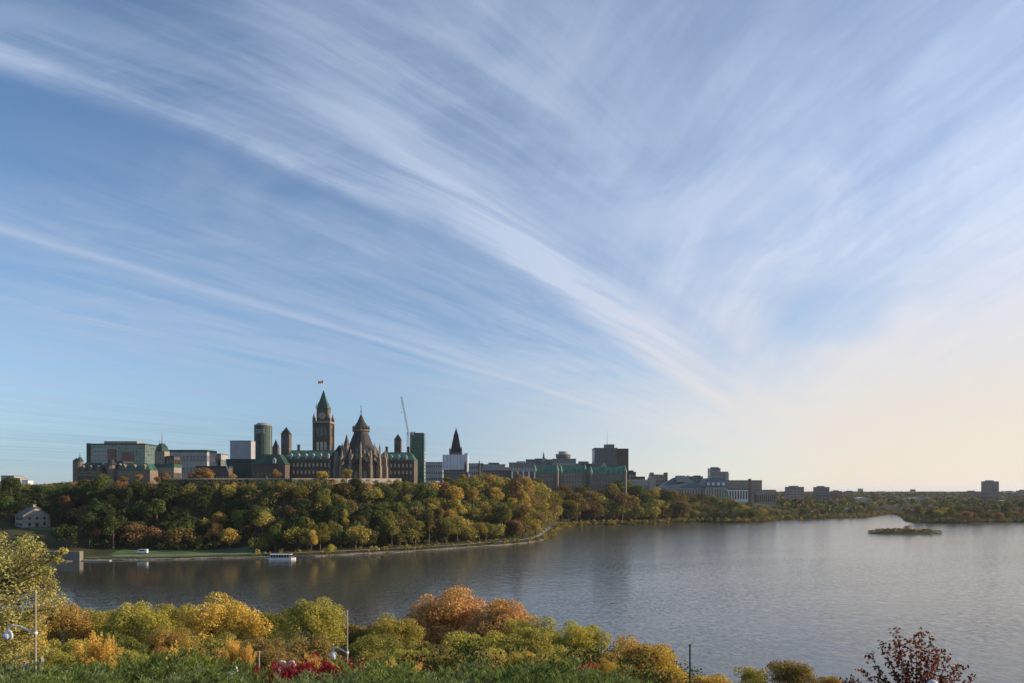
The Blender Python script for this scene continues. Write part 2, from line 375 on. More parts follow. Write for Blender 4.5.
def height(x, y):
    x = np.asarray(x, float).ravel(); y = np.asarray(y, float).ravel()
    d = sdist(x, y); r = x/np.maximum(y, 1)
    # far bank
    leftf = sst((-r-.555)/.09)*(y < 800)*(y > 300)
    P = 46.3 - 18.3*sst((x+38)/85)*sst((y-560)/180) - 8*leftf
    P = np.where(x > 120, P - 15*sst((x-290)/230), P)
    farz = 27 + 4*sst((y-2500)/4000)
    P = P*(1-sst((y-1200)/900)) + farz*sst((y-1200)/900)
    tipf = sst((x+45)/45)*sst((95-x)/40)*sst((y-575)/60)
    lawnf = sst((-r-.36)/.06)*(1-leftf)*(y < 800)
    start, Wd = 24 + 100*leftf + 16*lawnf - 14*tipf, np.where(x > 60, 75, 62) - 28*tipf
    b = np.interp(d, [-80,-15,0,1.5,4,26], [-9,-3,-.35,.6,1.5,2.8])
    b = b + leftf*11.5*sst((d-30)/60)
    h = b + (P-b)*sst((d-start)/Wd) + lump(x, y, 23)*1.1*sst((d-12)/20)*sst((450-x)/900+.3) + lump(x, y, 260)*2.5*sst((y-1000)/800)
    flat = np.exp(-((x+349)**2+(y-503)**2)/25**2)
    h = h*(1-flat) + 14.2*flat
    # island
    q = ((x-PX(905, 660))/37)**2 + ((y-660)/20)**2
    h = np.maximum(h, -8 + 9.6*np.exp(-np.maximum(q-.55, 0)*.55) + .25*lump(x, y, 5))
    # near bank
    k = sst((r-.20)/.12)
    n_ = np.interp(y, NP_Y, NP_L)*(1-k) + np.interp(y, NP_Y, NP_R)*k + lump(x, y, 9)*.35*sst((y-4)/25)*(y < 135)
    return np.where(y < 250, n_, h)
def hz(x, y): return float(height([x], [y])[0])

def axis(parts):
    a = []
    for lo, hi, st in parts: a += list(np.arange(lo, hi, st))
    return np.array(a + [parts[-1][1]])
gx = axis([(-30000,-8000,2500),(-8000,-2000,500),(-2000,-700,60),(-700,-420,14),(-420,480,4.5),(480,1000,14),(1000,2500,60),(2500,8000,500),(8000,30000,2500)])
gy = axis([(-600,-60,60),(-60,0,10),(0,150,2.5),(150,380,14),(380,760,4),(760,1300,10),(1300,2600,50),(2600,8000,300),(8000,45000,2500)])
XX, YY = np.meshgrid(gx, gy); HH = height(XX, YY)
def grid_mesh(name, XX, YY, HH, m):
    r, c_ = XX.shape; me = bpy.data.meshes.new(name)
    co = np.stack([XX.ravel(), YY.ravel(), np.asarray(HH).ravel()], 1).astype(np.float32)
    i = np.arange(r*c_).reshape(r, c_)
    f = np.stack([i[:-1,:-1], i[:-1,1:], i[1:,1:], i[1:,:-1]], -1).reshape(-1, 4)
    me.vertices.add(len(co)); me.vertices.foreach_set('co', co.ravel())
    me.loops.add(f.size); me.loops.foreach_set('vertex_index', f.ravel().astype(np.int32))
    me.polygons.add(len(f)); me.polygons.foreach_set('loop_start', np.arange(0, f.size, 4, dtype=np.int32))
    me.update(calc_edges=True); me.validate(); me.materials.append(m)
    o = bpy.data.objects.new(name, me); COL.objects.link(o); smooth(o); return o
def ground_mat():
    m, n, b = new_mat('ground_cover')
    t = n.nodes.new('ShaderNodeNewGeometry'); f = noise(n, t.outputs['Position'], 0.06, 8, 0.65); f2 = noise(n, t.outputs['Position'], 0.9, 4, 0.6)
    c1_ = mixc(n, f.step(0.38, 0.62), (0.040, 0.050, 0.018), (0.075, 0.062, 0.030))
    n.links.new(mixc(n, f2.step(0.4, 0.7) * 0.6, c1_, (0.030, 0.034, 0.014)), b.inputs['Base Color'])
    b.inputs['Roughness'].default_value = 0.95; b.inputs['Specular IOR Level'].default_value = 0.1
    bp = n.nodes.new('ShaderNodeBump'); bp.inputs['Strength'].default_value = 0.7; bp.inputs['Distance'].default_value = 0.4
    n.links.new(f2.k, bp.inputs['Height']); n.links.new(bp.outputs[0], b.inputs['Normal']); return m
struct(grid_mesh('ground', XX, YY, HH, ground_mat()))

# ------------------------------------------------------------------ river
def water_mat():
    m, n, b = new_mat('river_water')
    g = n.nodes.new('ShaderNodeNewGeometry'); s_ = n.nodes.new('ShaderNodeSeparateXYZ'); n.links.new(g.outputs['Position'], s_.inputs[0])
    x_, y_ = E(n, s_.outputs[0]), E(n, s_.outputs[1])
    a = radians(25)
    u = x_*cos(a) + y_*sin(a); v = y_*cos(a) - x_*sin(a)
    w1 = noise(n, comb(n, u*0.20, v*0.16), 1.0, 3, 0.55)
    w2 = noise(n, comb(n, u*0.95, v*0.46, 4.0), 1.0, 3, 0.6, 0.6)
    w2 = w2 + (1.0 - ((w2 - 0.5) * 5.0)._m('ABSOLUTE').min(1.0)) * 0.22
    gust = noise(n, comb(n, u*0.006, v*0.018, 9.0), 1.0, 4, 0.55).step(0.35, 0.65)
    side = (x_*0.9 + y_*0.25)          # ruffled by wind on the open right side, calm under the cliff
    amp = side.step(-160, 190)*0.80 + 0.20
    h_ = (w1*0.9 + w2*0.55) * (amp * (gust*0.5 + 0.8))
    b.inputs['Base Color'].default_value = (0.056, 0.057, 0.048, 1)
    b.inputs['IOR'].default_value = 1.75; b.inputs['Specular IOR Level'].default_value = 0.5
    n.links.new((amp*0.11 + 0.04).k, b.inputs['Roughness'])
    bp = n.nodes.new('ShaderNodeBump'); bp.inputs['Strength'].default_value = 1.0; bp.inputs['Distance'].default_value = 0.21
    n.links.new(h_.k, bp.inputs['Height']); n.links.new(bp.outputs[0], b.inputs['Normal']); return m
wx, wy = np.meshgrid(np.linspace(-30000, 30000, 3), np.linspace(-300, 44000, 3))
struct(grid_mesh('river', wx, wy, np.zeros(wx.shape), water_mat()))

# ------------------------------------------------------------------ strips along the far bank
seg = SHORE[(SHORE[:,0]/SHORE[:,1] > -.66) & (SHORE[:,0] < 56) & (SHORE[:,1] < 735)]
def resample(P, st):
    d = np.r_[0, np.cumsum(np.hypot(*np.diff(P, axis=0).T))]; q = np.arange(0, d[-1], st)
    return np.stack([np.interp(q, d, P[:,0]), np.interp(q, d, P[:,1])], 1)
def ribbon(name, P, d0, d1, dz, m, k=4, jit=0.0):
    t = np.gradient(P, axis=0); t = np.stack([np.convolve(t[:,i], np.ones(9)/9, 'same') for i in (0,1)], 1)
    nrm = np.stack([-t[:,1], t[:,0]], 1); nrm /= np.linalg.norm(nrm, axis=1)[:,None]
    rows = []
    for q in np.linspace(0, 1, k):
        off = d0+(d1-d0)*q + (jit*lump(P[:,0]+q*9, P[:,1], 6) if q in (0, 1) else 0)
        rows.append(P + nrm*np.reshape(off, (-1,1)) if np.ndim(off) else P + nrm*off)
    R = np.array(rows); h_ = np.maximum(height(R[...,0], R[...,1]).reshape(R.shape[:2]), -.5) + dz
    return struct(grid_mesh(name, R[...,0], R[...,1], h_, m))
sg = resample(seg, 2.0)
ribbon('shore_stones', sg, -.4, 1.9, .10, M['shore'], 5, .8)
ribbon('riverside_path', sg[10:], 8.5, 12.0, .14, M['path'], 3)
px_ = sg[:,0]/sg[:,1]*F + CX
ribbon('lawn', sg[(px_ > 80) & (px_ < 262)], 3.6, 8.3, .09, M['lawn'], 4, .4)
ribbon('upper_lawn', sg[(px_ > 95) & (px_ < 262)], 12.3, 36, .09, M['lawn'], 5, 1.0)
# lawn terrace in front of the stone house, and the lane that climbs past it
lx, ly = np.meshgrid(np.linspace(0, 1, 16), np.linspace(0, 1, 16)); yy = 468 + ly*30; xx = yy*(-.705 + lx*.085)
struct(grid_mesh('terrace_lawn', xx, yy, height(xx, yy).reshape(xx.shape) + .12, M['lawn']))

def shore_offset(px, d):
    """point d metres inland from the far bank, straight inland of picture column px (for setting things out along the bank)"""
    t = np.gradient(sg, axis=0); t = np.stack([np.convolve(t[:,i], np.ones(25)/25, 'same') for i in (0,1)], 1)
    nn = np.stack([-t[:,1], t[:,0]], 1); nn /= np.linalg.norm(nn, axis=1)[:,None]
    Q = (sg + nn*d)[13:-13]; i = int(np.argmin(np.abs(Q[:,0]/Q[:,1]*F+CX-px))); return float(Q[i,0]), float(Q[i,1])
# ================================================================== foliage
def quads_mesh(name, C, U, V, m, extra=None):
    """one rhombic leaf per centre C with half axes U, V (numpy n x 3)"""
    n = len(C); co = np.stack([C-U, C-V*.62, C+U, C+V*.62], 1).reshape(-1, 3).astype(np.float32)
    me = bpy.data.meshes.new(name); ev, ef = [], []
    if extra is not None: ev, ef = extra.v, extra.f
    k = len(co)
    if ev: co = np.vstack([co, np.array(ev, np.float32)])
    lt = np.array([4]*n + [len(f) for f in ef], np.int32)
    li = np.concatenate([np.arange(4*n), np.array([i+k for f in ef for i in f], int)]).astype(np.int32)
    me.vertices.add(len(co)); me.vertices.foreach_set('co', co.ravel())
    me.loops.add(len(li)); me.loops.foreach_set('vertex_index', li)
    me.polygons.add(len(lt)); me.polygons.foreach_set('loop_start', np.r_[0, np.cumsum(lt)[:-1]].astype(np.int32))
    me.update(calc_edges=True); me.materials.append(m)
    if ef:
        me.materials.append(M['bark']); me.polygons.foreach_set('material_index', np.array([0]*n+[1]*len(ef), np.int32))
    return me
def unit(a): return a/np.maximum(np.linalg.norm(a, axis=-1, keepdims=True), 1e-6)
def crown_arrays(rg, R, Hc, ncl, n, leaf, flat=0.0, tall=1.0, rc=(.26,.42), spread=.92):
    """leaf clumps through an uneven crown; centre of the crown at the origin"""
    d = unit(rg.normal(size=(ncl, 3))); d[:,2] = np.where(d[:,2] < -.55, -d[:,2], d[:,2])
    rr = (.35+.65*rg.random(ncl)**.6)*rg.uniform(.78, 1.12, ncl)
    c = d*rr[:,None]*np.array([R, R, Hc/2])*spread*.72
    c[:,2] += Hc*.02
    cr = R*rg.uniform(rc[0], rc[1], ncl)
    w = cr**2; idx = rg.choice(ncl, n, p=w/w.sum())
    e = unit(rg.normal(size=(n, 3)) + np.array([0,0,.25]))
    sc = .55+.5*rg.random(n)**.7
    P = c[idx] + e*(cr[idx]*sc)[:,None]*np.array([1,1,.82*tall])
    N = unit(e + rg.normal(size=(n,3))*.75)
    U = unit(np.cross(N, rg.normal(size=(n,3)))); V = np.cross(N, U)
    s_ = leaf*rg.uniform(.6, 1.25, n)[:,None]*.5
    return P, U*s_, V*s_, c, cr
def limbs(mb, base, ctrs, r, rg, k=6):
    base = Vector(base); top = Vector((ctrs[:,0].mean()*.4, ctrs[:,1].mean()*.4, ctrs[:,2].mean()))
    mid = base.lerp(top, .5) + Vector((rg.normal()*r, rg.normal()*r, 0))
    mb.path([base, mid, top], [r, r*.75, r*.4], 7)
    for i in rg.choice(len(ctrs), min(k, len(ctrs)), replace=False):
        q = Vector(ctrs[i]); st = mid.lerp(top, rg.random()*.8)
        m_ = st.lerp(q, .5) + Vector((0, 0, -.06*(q-st).length))
        mb.path([st, m_, q], [r*.38, r*.22, r*.07], 5)
    return mb

# ---- prototypes for trees a few hundred metres away (crown and trunk small in the picture)
FAR = []
for i in range(12):
    rg = np.random.default_rng(100+i); tall = [1.0, 1.15, .85, 1.35][i % 4]
    R, Hc = 5.0, 9.0*tall
    P, U, V, c, cr = crown_arrays(rg, R, Hc, 16+i % 5, 2300, .62)
    zc = Hc*.5 + .5
    P[:,2] += zc; c = c + np.array([0,0,zc])
    mb = limbs(MB(), (0,0,-1.5), c, .28, rg, 5)
    FAR.append(quads_mesh('broadleaf_tree_far', P, U, V, M['leaf_far'], mb))
POP = []
for i in range(3):
    rg = np.random.default_rng(140+i)
    P, U, V, c, cr = crown_arrays(rg, 2.4, 13.0, 16, 1500, .55, rc=(.4,.6)); P[:,2] += 8; c = c+np.array([0,0,8])
    POP.append(quads_mesh('columnar_tree_far', P, U, V, M['leaf_far'], limbs(MB(), (0,0,-1), c, .2, rg, 3)))

TINT = {   # two tints per kind of autumn colour
 'dark green': ((.040,.060,.020), (.066,.078,.024)), 'olive green': ((.135,.135,.034), (.200,.175,.042)),
 'mid green': ((.065,.098,.028), (.110,.130,.036)), 'yellow green': ((.260,.235,.055), (.350,.275,.060)),
 'golden yellow': ((.420,.290,.065), (.290,.220,.055)), 'orange': ((.360,.190,.065), (.270,.160,.055)),
 'rust brown': ((.210,.110,.050), (.150,.100,.042)), 'bronze green': ((.200,.145,.050), (.105,.100,.032)),
 'russet red': ((.200,.060,.030), (.130,.060,.028)), 'grey green': ((.090,.100,.060), (.060,.075,.040)),
}
TINT = {k_: tuple(tuple(min(.6, c_*1.12) for c_ in t_) for t_ in v_) for k_, v_ in TINT.items()}
def tint(o, kind, rnd=None, k=1.0):
    rnd = rnd or random; j = k*rnd.uniform(.85, 1.18); h = rnd.uniform(.93, 1.07)
    a, b = TINT[kind]
    o['tint_a'] = [a[0]*j*h, a[1]*j, a[2]*j]; o['tint_b'] = [b[0]*j*h, b[1]*j, b[2]*j]
    return o

CAPX = [-80,0,45,62,100,150,162,445,465,490,510,530,552,562,640,700,770,790,900,1100]
CAPY = [483,484,485,482,481,481,481.5,481.5,478,473,480.5,487,491,491,490,494,494,496,498,498]
def cap(px, y, h, hm=7.5): return (CAMZ + (HY - float(np.interp(px, CAPX, CAPY)))/F*y - h) / hm
# ---- where the trees of the cliff and the far bank stand
R1 = random.Random(5)
LAND = [(60,'stone house'),(118,'chateau roofs'),(175,'bare brown tree'),(240,'grey block'),(262,'round tower'),
        (300,'long copper roof'),(330,'clock tower'),(366,'domed library'),(405,'thin crane'),(430,'green glass tower'),(462,'wrapped spire'),
        (515,'dark glass office'),(560,'copper-roofed blocks'),(590,'drum-topped tower'),(628,'tall black tower'),(660,'twin brown tower'),
        (735,'blue-roofed court'),(770,'grey slab office'),(812,'low square offices'),(900,'distant flats'),(1100,'riverside spit')]
def landmark(px):
    for x_, n_ in LAND:
        if px < x_: return n_
    return LAND[-1][1]
def hill_kind(px, lev, rnd):
    if px < 175:
        t = [('dark green',12),('mid green',2),('olive green',1),('rust brown',.4)]
        if lev > .8: t = [('rust brown',4),('orange',2.5),('dark green',2),('bronze green',2)]
    elif px < 330:
        t = [('dark green',6),('olive green',3.5),('mid green',2),('bronze green',3),('orange',.7),('golden yellow',.6),('yellow green',.8)]
    elif px < 430:
        t = [('dark green',3.5),('olive green',4),('yellow green',2),('bronze green',3),('orange',.8),('mid green',2)]
    elif px < 560:
        t = [('olive green',5),('yellow green',4),('bronze green',4),('orange',1.1),('golden yellow',2),('rust brown',1.0),('mid green',1.2)]
    else:
        t = [('olive green',5),('yellow green',2.2),('bronze green',5),('mid green',3),('dark green',3),('golden yellow',.8),('rust brown',1.2)]
    return rnd.choices([a for a,_ in t], [b for _,b in t])[0]
spots = []
def scatter(n, gen, sp):
    """keep candidates that are at least sp(x, y) apart"""
    out_ = []
    for _ in range(n):
        x, y = gen(); s_ = sp(x, y)
        if all((x-a)**2+(y-b)**2 > (s_*.5+q*.5)**2 for a, b, q in out_): out_.append((x, y, s_))
    return out_
def gen_hill():
    px = R1.uniform(-60, 785); Y = R1.uniform(395, 1010)*1.0; return (PX(px, Y), Y)
cand = [gen_hill() for _ in range(60000)]
cd_ = sdist([c_[0] for c_ in cand], [c_[1] for c_ in cand])
ch_ = height([c_[0] for c_ in cand], [c_[1] for c_ in cand])
HILL = []
def near_box(x, y, x0, x1, y0, y1): return x0 < x < x1 and y0 < y < y1
for (x, y), d, h in zip(cand, cd_, ch_):
    px = x/y*F+CX; py = HY-(h-CAMZ)/y*F
    if d < 15 or (d < 40 and px < 262): continue
    if d < 14+12*R1.random() and px > 400 and R1.random() < .5: continue
    if px < 540 and y > 425 and d > (24+85*float(sst((-x/y-.555)/.09))+(68 if px < 480 else 85)+90*(px < 95)+(px-490)*2.2*(px > 490)): continue       # plateau is open lawn
    if px >= 548 and d > 150: continue
    if near_box(x, y, -366, -332, 470, 514) or (430 < y < 500 and x/y < -.622) or (px < 62 and y < 502): continue
    s_ = (7.4 if px > 200 else 8.4) * (1.12 if y > 700 else 1)
    if d < 36 and px > 300: s_ *= .85
    if all((x-a)**2+(y-b)**2 > s_*s_ for a, b, *_ in HILL): HILL.append((x, y, h, d, px))
print('hill trees', len(HILL), [(round(t[4]),round(t[1]),round(t[2]),round(t[3])) for t in HILL if t[4]<60][:60]); print([(Y_, round(hz(PX(25,Y_),Y_),1), round(float(sdist([PX(25,Y_)],[Y_])[0]))) for Y_ in range(400,800,25)])
HILL.sort(key=lambda t: t[1])
def put_tree(x, y, h, kind, size, mesh=None, rnd=R1):
    me = mesh or rnd.choice(FAR)
    o = bpy.data.objects.new('broadleaf_tree', me); COL.objects.link(o)
    o.location = (x, y, h); o.rotation_euler = (0, 0, rnd.uniform(0, 6.28))
    s_ = size*rnd.uniform(.9, 1.12); o.scale = (s_*rnd.uniform(.82, 1.2), s_*rnd.uniform(.82, 1.2), s_*rnd.uniform(.9, 1.15)); tint(o, kind, rnd); return o
far_trees = []; REST = []
big_of = {}
for t in HILL:
    x, y, h, d, px = t
    big = R1.choice([1.25, 1.45, 1.65, 1.9]) if px > 180 else R1.uniform(1.5, 2.0)
    if 495 < px < 680: big *= 1.3 if y < 700 else 1.8
    big = min(big, cap(px, y, h-.6)*R1.uniform(.82, 1.0))
    big_of[t] = big
HILL = [t for t in HILL if big_of[t] > .38]
pick = sorted(HILL, key=lambda t: big_of[t]*R1.uniform(.7, 1.3)/t[1], reverse=True)
N_SINGLE = 225
for t in sorted(pick[:N_SINGLE], key=lambda t: t[1]):
    x, y, h, d, px = t; kind = hill_kind(px, (h-3)/44, R1)
    me = R1.choice(POP) if R1.random() < .06 else None
    o = put_tree(x, y, h-.6, kind, big_of[t], me)
    far_trees.append([o, kind, px, 'by the waterline' if d < 34 else 'on the cliff top' if h > 38 else 'up the slope' if h > 18 else 'low on the slope', 'wooded cliff' ])
REST = [(x, y, h, hill_kind(px, (h-3)/44, R1), big_of[(x, y, h, d, px)]) for x, y, h, d, px in pick[N_SINGLE:]]
print('singles', len(far_trees), 'rest', len(REST))
# trees the photo singles out on the cliff
for px, py, Y, kind, sz in [(92,545,440,'orange',1.15),(229,547,436,'golden yellow',1.25),(252,549,428,'olive green',.8),(246,520,458,'rust brown',.9),(312,548,430,'golden yellow',.85),
                            (311,535,440,'golden yellow',.9),(330,551,420,'yellow green',.7),(347,494,520,'yellow green',.8),(322,492,522,'golden yellow',.85),(208,500,505,'orange',.6),
                            (233,494,515,'golden yellow',.7),(276,497,512,'orange',.7),(500,490,585,'golden yellow',1.1),(536,515,560,'golden yellow',1.0)]:
    x = PX(px, Y); h = hz(x, Y)
    o = put_tree(x, Y, h-.3, kind, sz*1.25); far_trees.append([o, kind, px, 'among darker trees', 'wooded cliff'])
# far bank
FARB = []
cand = []
for _ in range(9000):
    px = R1.uniform(556, 1075); Y = R1.uniform(730, 1230); cand.append((PX(px, Y), Y))
cand = [c_ for c_ in cand if not (c_[0]/c_[1]*F+CX < 785 and c_[1] < 1010)]
cd_ = sdist([c_[0] for c_ in cand], [c_[1] for c_ in cand]); ch_ = height([c_[0] for c_ in cand], [c_[1] for c_ in cand])
for (x, y), d, h in zip(cand, cd_, ch_):
    px = x/y*F+CX
    if d < 5 or (d > 62 and px < 780) or d > 75: continue
    if h < .4: continue
    s_ = 13.5 if y < 1000 else 16
    if all((x-a)**2+(y-b)**2 > s_*s_ for a, b, *_ in FARB): FARB.append((x, y, h, d, px))
print('far bank trees', len(FARB))
FARB.sort(key=lambda t: t[1]); FREST = FARB[38:]; FARB = FARB[:38]
for x, y, h, d, px in FARB:
    kind = hill_kind(600, .5, R1) if px < 780 else R1.choices(['olive green','bronze green','orange','golden yellow','mid green','yellow green'], [4,3,1.4,1.5,2,2])[0]
    o = put_tree(x, y, h-.4, kind, max(.6, min(R1.uniform(1.3, 1.9), cap(px, y, h)))); far_trees.append([o, kind, px, 'at the water' if d < 22 else 'set back', 'far bank'])
# labels: kind of tree + what it stands below; ties are counted from the left
from collections import defaultdict
def label_trees(lst):
    bins = defaultdict(list)
    for t in lst: t[4] = 'wooded cliff' if t[2] < 552 else 'far bank'
    for t in lst: bins[(t[1], landmark(t[2]), t[3], t[4])].append(t)
    for (kind, lm, lev, zone), ts in bins.items():
        ts.sort(key=lambda t: t[2]); rel = 'below' if zone == 'wooded cliff' else 'before'
        for i, t in enumerate(ts):
            o_ = '' if len(ts) == 1 else (['left', 'right'][i]+' of two, ' if len(ts) == 2 else ['first','second','third','fourth','fifth','sixth','seventh','eighth','ninth','tenth','eleventh','twelfth'][min(i,11)]+' from left, ')
            tag(t[0], f'{kind} tree {lev} {rel} the {lm}' + (', '+o_[:-2] if o_ else ''), 'tree', f'trees on the {zone}')
label_trees(far_trees)

# ---- the woods farther off: nobody could count them
def wood_mass(name, pts, leafsz, nleaf, label, seed, kinds):
    rg = np.random.default_rng(seed); Cs, Us, Vs, K = [], [], [], []
    base = [crown_arrays(np.random.default_rng(900+i), 5.2, 8.5, 9, nleaf, leafsz, rc=(.35,.55))[:3] for i in range(6)]
    for pt in pts:
        x, y, h, sc = pt[:4]
        P, U, V = base[rg.integers(6)]; a = rg.uniform(0, 6.28); ca, sa = cos(a), sin(a)
        Rm = np.array([[ca,-sa,0],[sa,ca,0],[0,0,1]])
        Cs.append(P@Rm.T*sc+np.array([x,y,h+4.6*sc])); Us.append(U@Rm.T*sc); Vs.append(V@Rm.T*sc)
        kd = pt[4] if len(pt) > 4 else kinds[rg.choice(len(kinds))]; j_ = rg.uniform(.82,1.2)
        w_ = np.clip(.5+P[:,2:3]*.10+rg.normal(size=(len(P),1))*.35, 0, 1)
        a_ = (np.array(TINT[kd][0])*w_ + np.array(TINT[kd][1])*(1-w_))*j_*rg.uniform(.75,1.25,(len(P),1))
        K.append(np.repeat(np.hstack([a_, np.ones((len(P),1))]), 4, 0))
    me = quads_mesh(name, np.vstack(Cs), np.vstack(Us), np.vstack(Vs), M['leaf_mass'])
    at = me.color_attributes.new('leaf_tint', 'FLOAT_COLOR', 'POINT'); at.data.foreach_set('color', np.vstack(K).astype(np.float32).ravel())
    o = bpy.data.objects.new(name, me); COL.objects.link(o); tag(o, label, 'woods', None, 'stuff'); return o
m = bpy.data.materials.new('distant_leaves'); m.use_nodes = True; n = m.node_tree; b = n.nodes['Principled BSDF']
at = n.nodes.new('ShaderNodeAttribute'); at.attribute_name = 'leaf_tint'; n.links.new(at.outputs['Color'], b.inputs['Base Color'])
b.inputs['Roughness'].default_value = .9; b.inputs['Specular IOR Level'].default_value = .05; M['leaf_mass'] = m
pts = []; R2 = random.Random(8); xs, ys = [], []
for _ in range(9000):
    Y = 760*math.exp(R2.random()**1.0*math.log(9000/760)); px = R2.uniform(540, 1150); xs.append(PX(px, Y)); ys.append(Y)
for _ in range(700): Y = R2.uniform(560, 2500); px = R2.uniform(-120, 62); xs.append(PX(px, Y)); ys.append(Y)
dd = sdist(xs, ys); hh = height(xs, ys)
for x, y, d, h in zip(xs, ys, dd, hh):
    if d > (58 if y < 1500 else 20) and h > .5:
        px = x/y*F+CX
        if px < 775 and y < 1300 and px > 60: 
            continue
        pts.append((x, y, h-.5, R2.uniform(.8, 1.35)*(1 if y < 2200 else 1.3) if y > 1400 else max(.4, min(R2.uniform(.9,1.5), cap(px, y, h-.5, 8.5)))))
pts += [(x, y, h-.5, R2.uniform(1.1,1.6), hill_kind(600, .5, R1)) for x, y, h, d, px in FREST]
print('mass trees', len(pts))
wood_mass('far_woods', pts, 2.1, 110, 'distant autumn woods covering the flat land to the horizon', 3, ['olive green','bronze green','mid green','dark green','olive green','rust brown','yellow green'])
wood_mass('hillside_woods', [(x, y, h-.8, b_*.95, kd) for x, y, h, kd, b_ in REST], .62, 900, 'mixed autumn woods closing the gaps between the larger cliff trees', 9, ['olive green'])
# low bushes along the water on the cliff side
pts = []
for q in range(0, len(sg), 2):
    x, y = sg[q]
    px = x/y*F+CX
    if px < 255: continue
    for _ in range(2):
        nx, ny = x+R2.uniform(-2,2), y+R2.uniform(3.5,8)
        if R2.random() < .55: pts.append((nx, ny, hz(nx, ny)-.5, R2.uniform(.22,.48)))
sgf = resample(SHORE[(SHORE[:,0] > 52) & (SHORE[:,0] < 900)], 3.0)
for x, y in sgf:
    for _ in range(3):
        nx, ny = x+R2.uniform(-3,3), y+R2.uniform(1,9)
        if R2.random() < .85: pts.append((nx, ny, hz(nx, ny)-.5, R2.uniform(.3,.75)))
wood_mass('waterside_scrub', pts, 1.6, 130, 'low scrub along the waterline of the far bank', 4, ['olive green','yellow green','bronze green','golden yellow'])
# scrub on the small island
pts = []
for _ in range(170):
    a = R2.uniform(0, 6.28); r_ = R2.random()**.5; x = PX(905,660)+35*r_*cos(a); y = 660+15*r_*sin(a)
    pts.append((x, y, hz(x, y)-.2, R2.uniform(.16,.40)))
wood_mass('island_scrub', pts, 1.8, 110, 'low scrub covering the small flat island', 5, ['olive green','golden yellow','yellow green','bronze green'])
# bushy floor under the cliff trees so no bare slope shows
pts = []
xs = [PX(R2.uniform(-60,575), 1) for _ in range(6500)]; ys = [R2.uniform(410,720) for _ in xs]; xs = [a*b_ for a, b_ in zip(xs, ys)]
dd = sdist(xs, ys); hh = height(xs, ys)
for x, y, d, h in zip(xs, ys, dd, hh):
    px = x/y*F+CX; lf = float(sst((-x/y-.555)/.09))
    if (22 if px > 262 else 39) < d < 24+85*lf+62+80*(px < 95) and not near_box(x, y, -366, -332, 470, 514) and not (430 < y < 500 and x/y < -.622) and not (px < 62 and y < 502):
        pts.append((x, y, h-.8, R2.uniform(.5,.8)*(1 if h < 40 else .7)))
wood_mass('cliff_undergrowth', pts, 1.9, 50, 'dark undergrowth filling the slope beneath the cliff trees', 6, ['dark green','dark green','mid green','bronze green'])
M['sandstone_warm'] = masonry('warm_hotel_stone', (0.19, 0.15, 0.115))
# ================================================================== buildings
WIN = {}
def window_mesh(w, h, m, d=.12):
    k = (round(w,2), round(h,2), m)
    if k not in WIN: WIN[k] = MB().box(-w/2, w/2, -d, .02, 0, h).mesh('window', M[m])
    return WIN[k]
def windows(parent, x0, x1, zs, n, w, h, m, y=0.0, side=None, name='window', gap=0):
    """rows of windows on the front (y = const) or on a side wall (side = x of the wall, x0..x1 run along y)"""
    me = window_mesh(w, h, m)
    for z_ in zs:
        for i in range(n):
            if gap and i % gap == gap-1: continue
            t = x0 + (i+.5)*(x1-x0)/n
            o = bpy.data.objects.new(name, me); COL.objects.link(o); o.parent = parent
            if side is None: o.location = (t, y, z_)
            else: o.location = (side, t, z_); o.rotation_euler = (0, 0, pi/2 if side > 0 else -pi/2)
def place(name, label, cat, px, Y, rz=0.0, sink=1.0, z=None):
    """a building standing on the ground at the middle of its front; returns (empty, metres per pixel, z of the base)"""
    x = PX(px, Y); z0 = (hz(x, Y) if z is None else z) - sink
    return thing(name, label, cat, (x, Y, z0), rz), Y/F, z0
def block(name, label, cat, px0, px1, ytop, Y, depth, wall, rz=0.0, z=None, roof='concrete_dark', pent=None, floors=0, cols=0, wm='glass_dark', wh=.5, ww=.6, rim=.6):
    """flat-roofed block: walls, roof slab with parapet, optional penthouse (fx0, fx1, height) and windows"""
    e, k, z0 = place(name, label, cat, (px0+px1)/2, Y, rz, z=z); w = (px1-px0)*k/2; h = PZ(ytop, Y)-z0
    MB().box(-w, w, 0, depth, 0, h-rim).build('wall', M[wall], e)
    r = MB().box(-w-.25, w+.25, -.25, depth+.25, h-rim, h).build('roof', M[roof], e)
    if pent: 
        MB().box(-w+2*w*pent[0], -w+2*w*pent[1], depth*.25, depth*.75, h+.003, h+pent[2]).build('penthouse', M[pent[3] if len(pent) > 3 else roof], e)
    if floors:
        fh = (h-rim-1)/floors; cw = 2*w/cols
        zs = [1+fh*(i+.2) for i in range(floors)]
        windows(e, -w+.3, w-.3, zs, cols, cw*ww, fh*wh, wm)
        dc = max(2, int(cols*depth/(2*w)+.5)); dc = min(dc, 8)
        windows(e, .3, depth-.3, zs, dc, depth/dc*ww, fh*wh, wm, side=w if px0 < 512 else -w)
    return e, k, z0, w, h

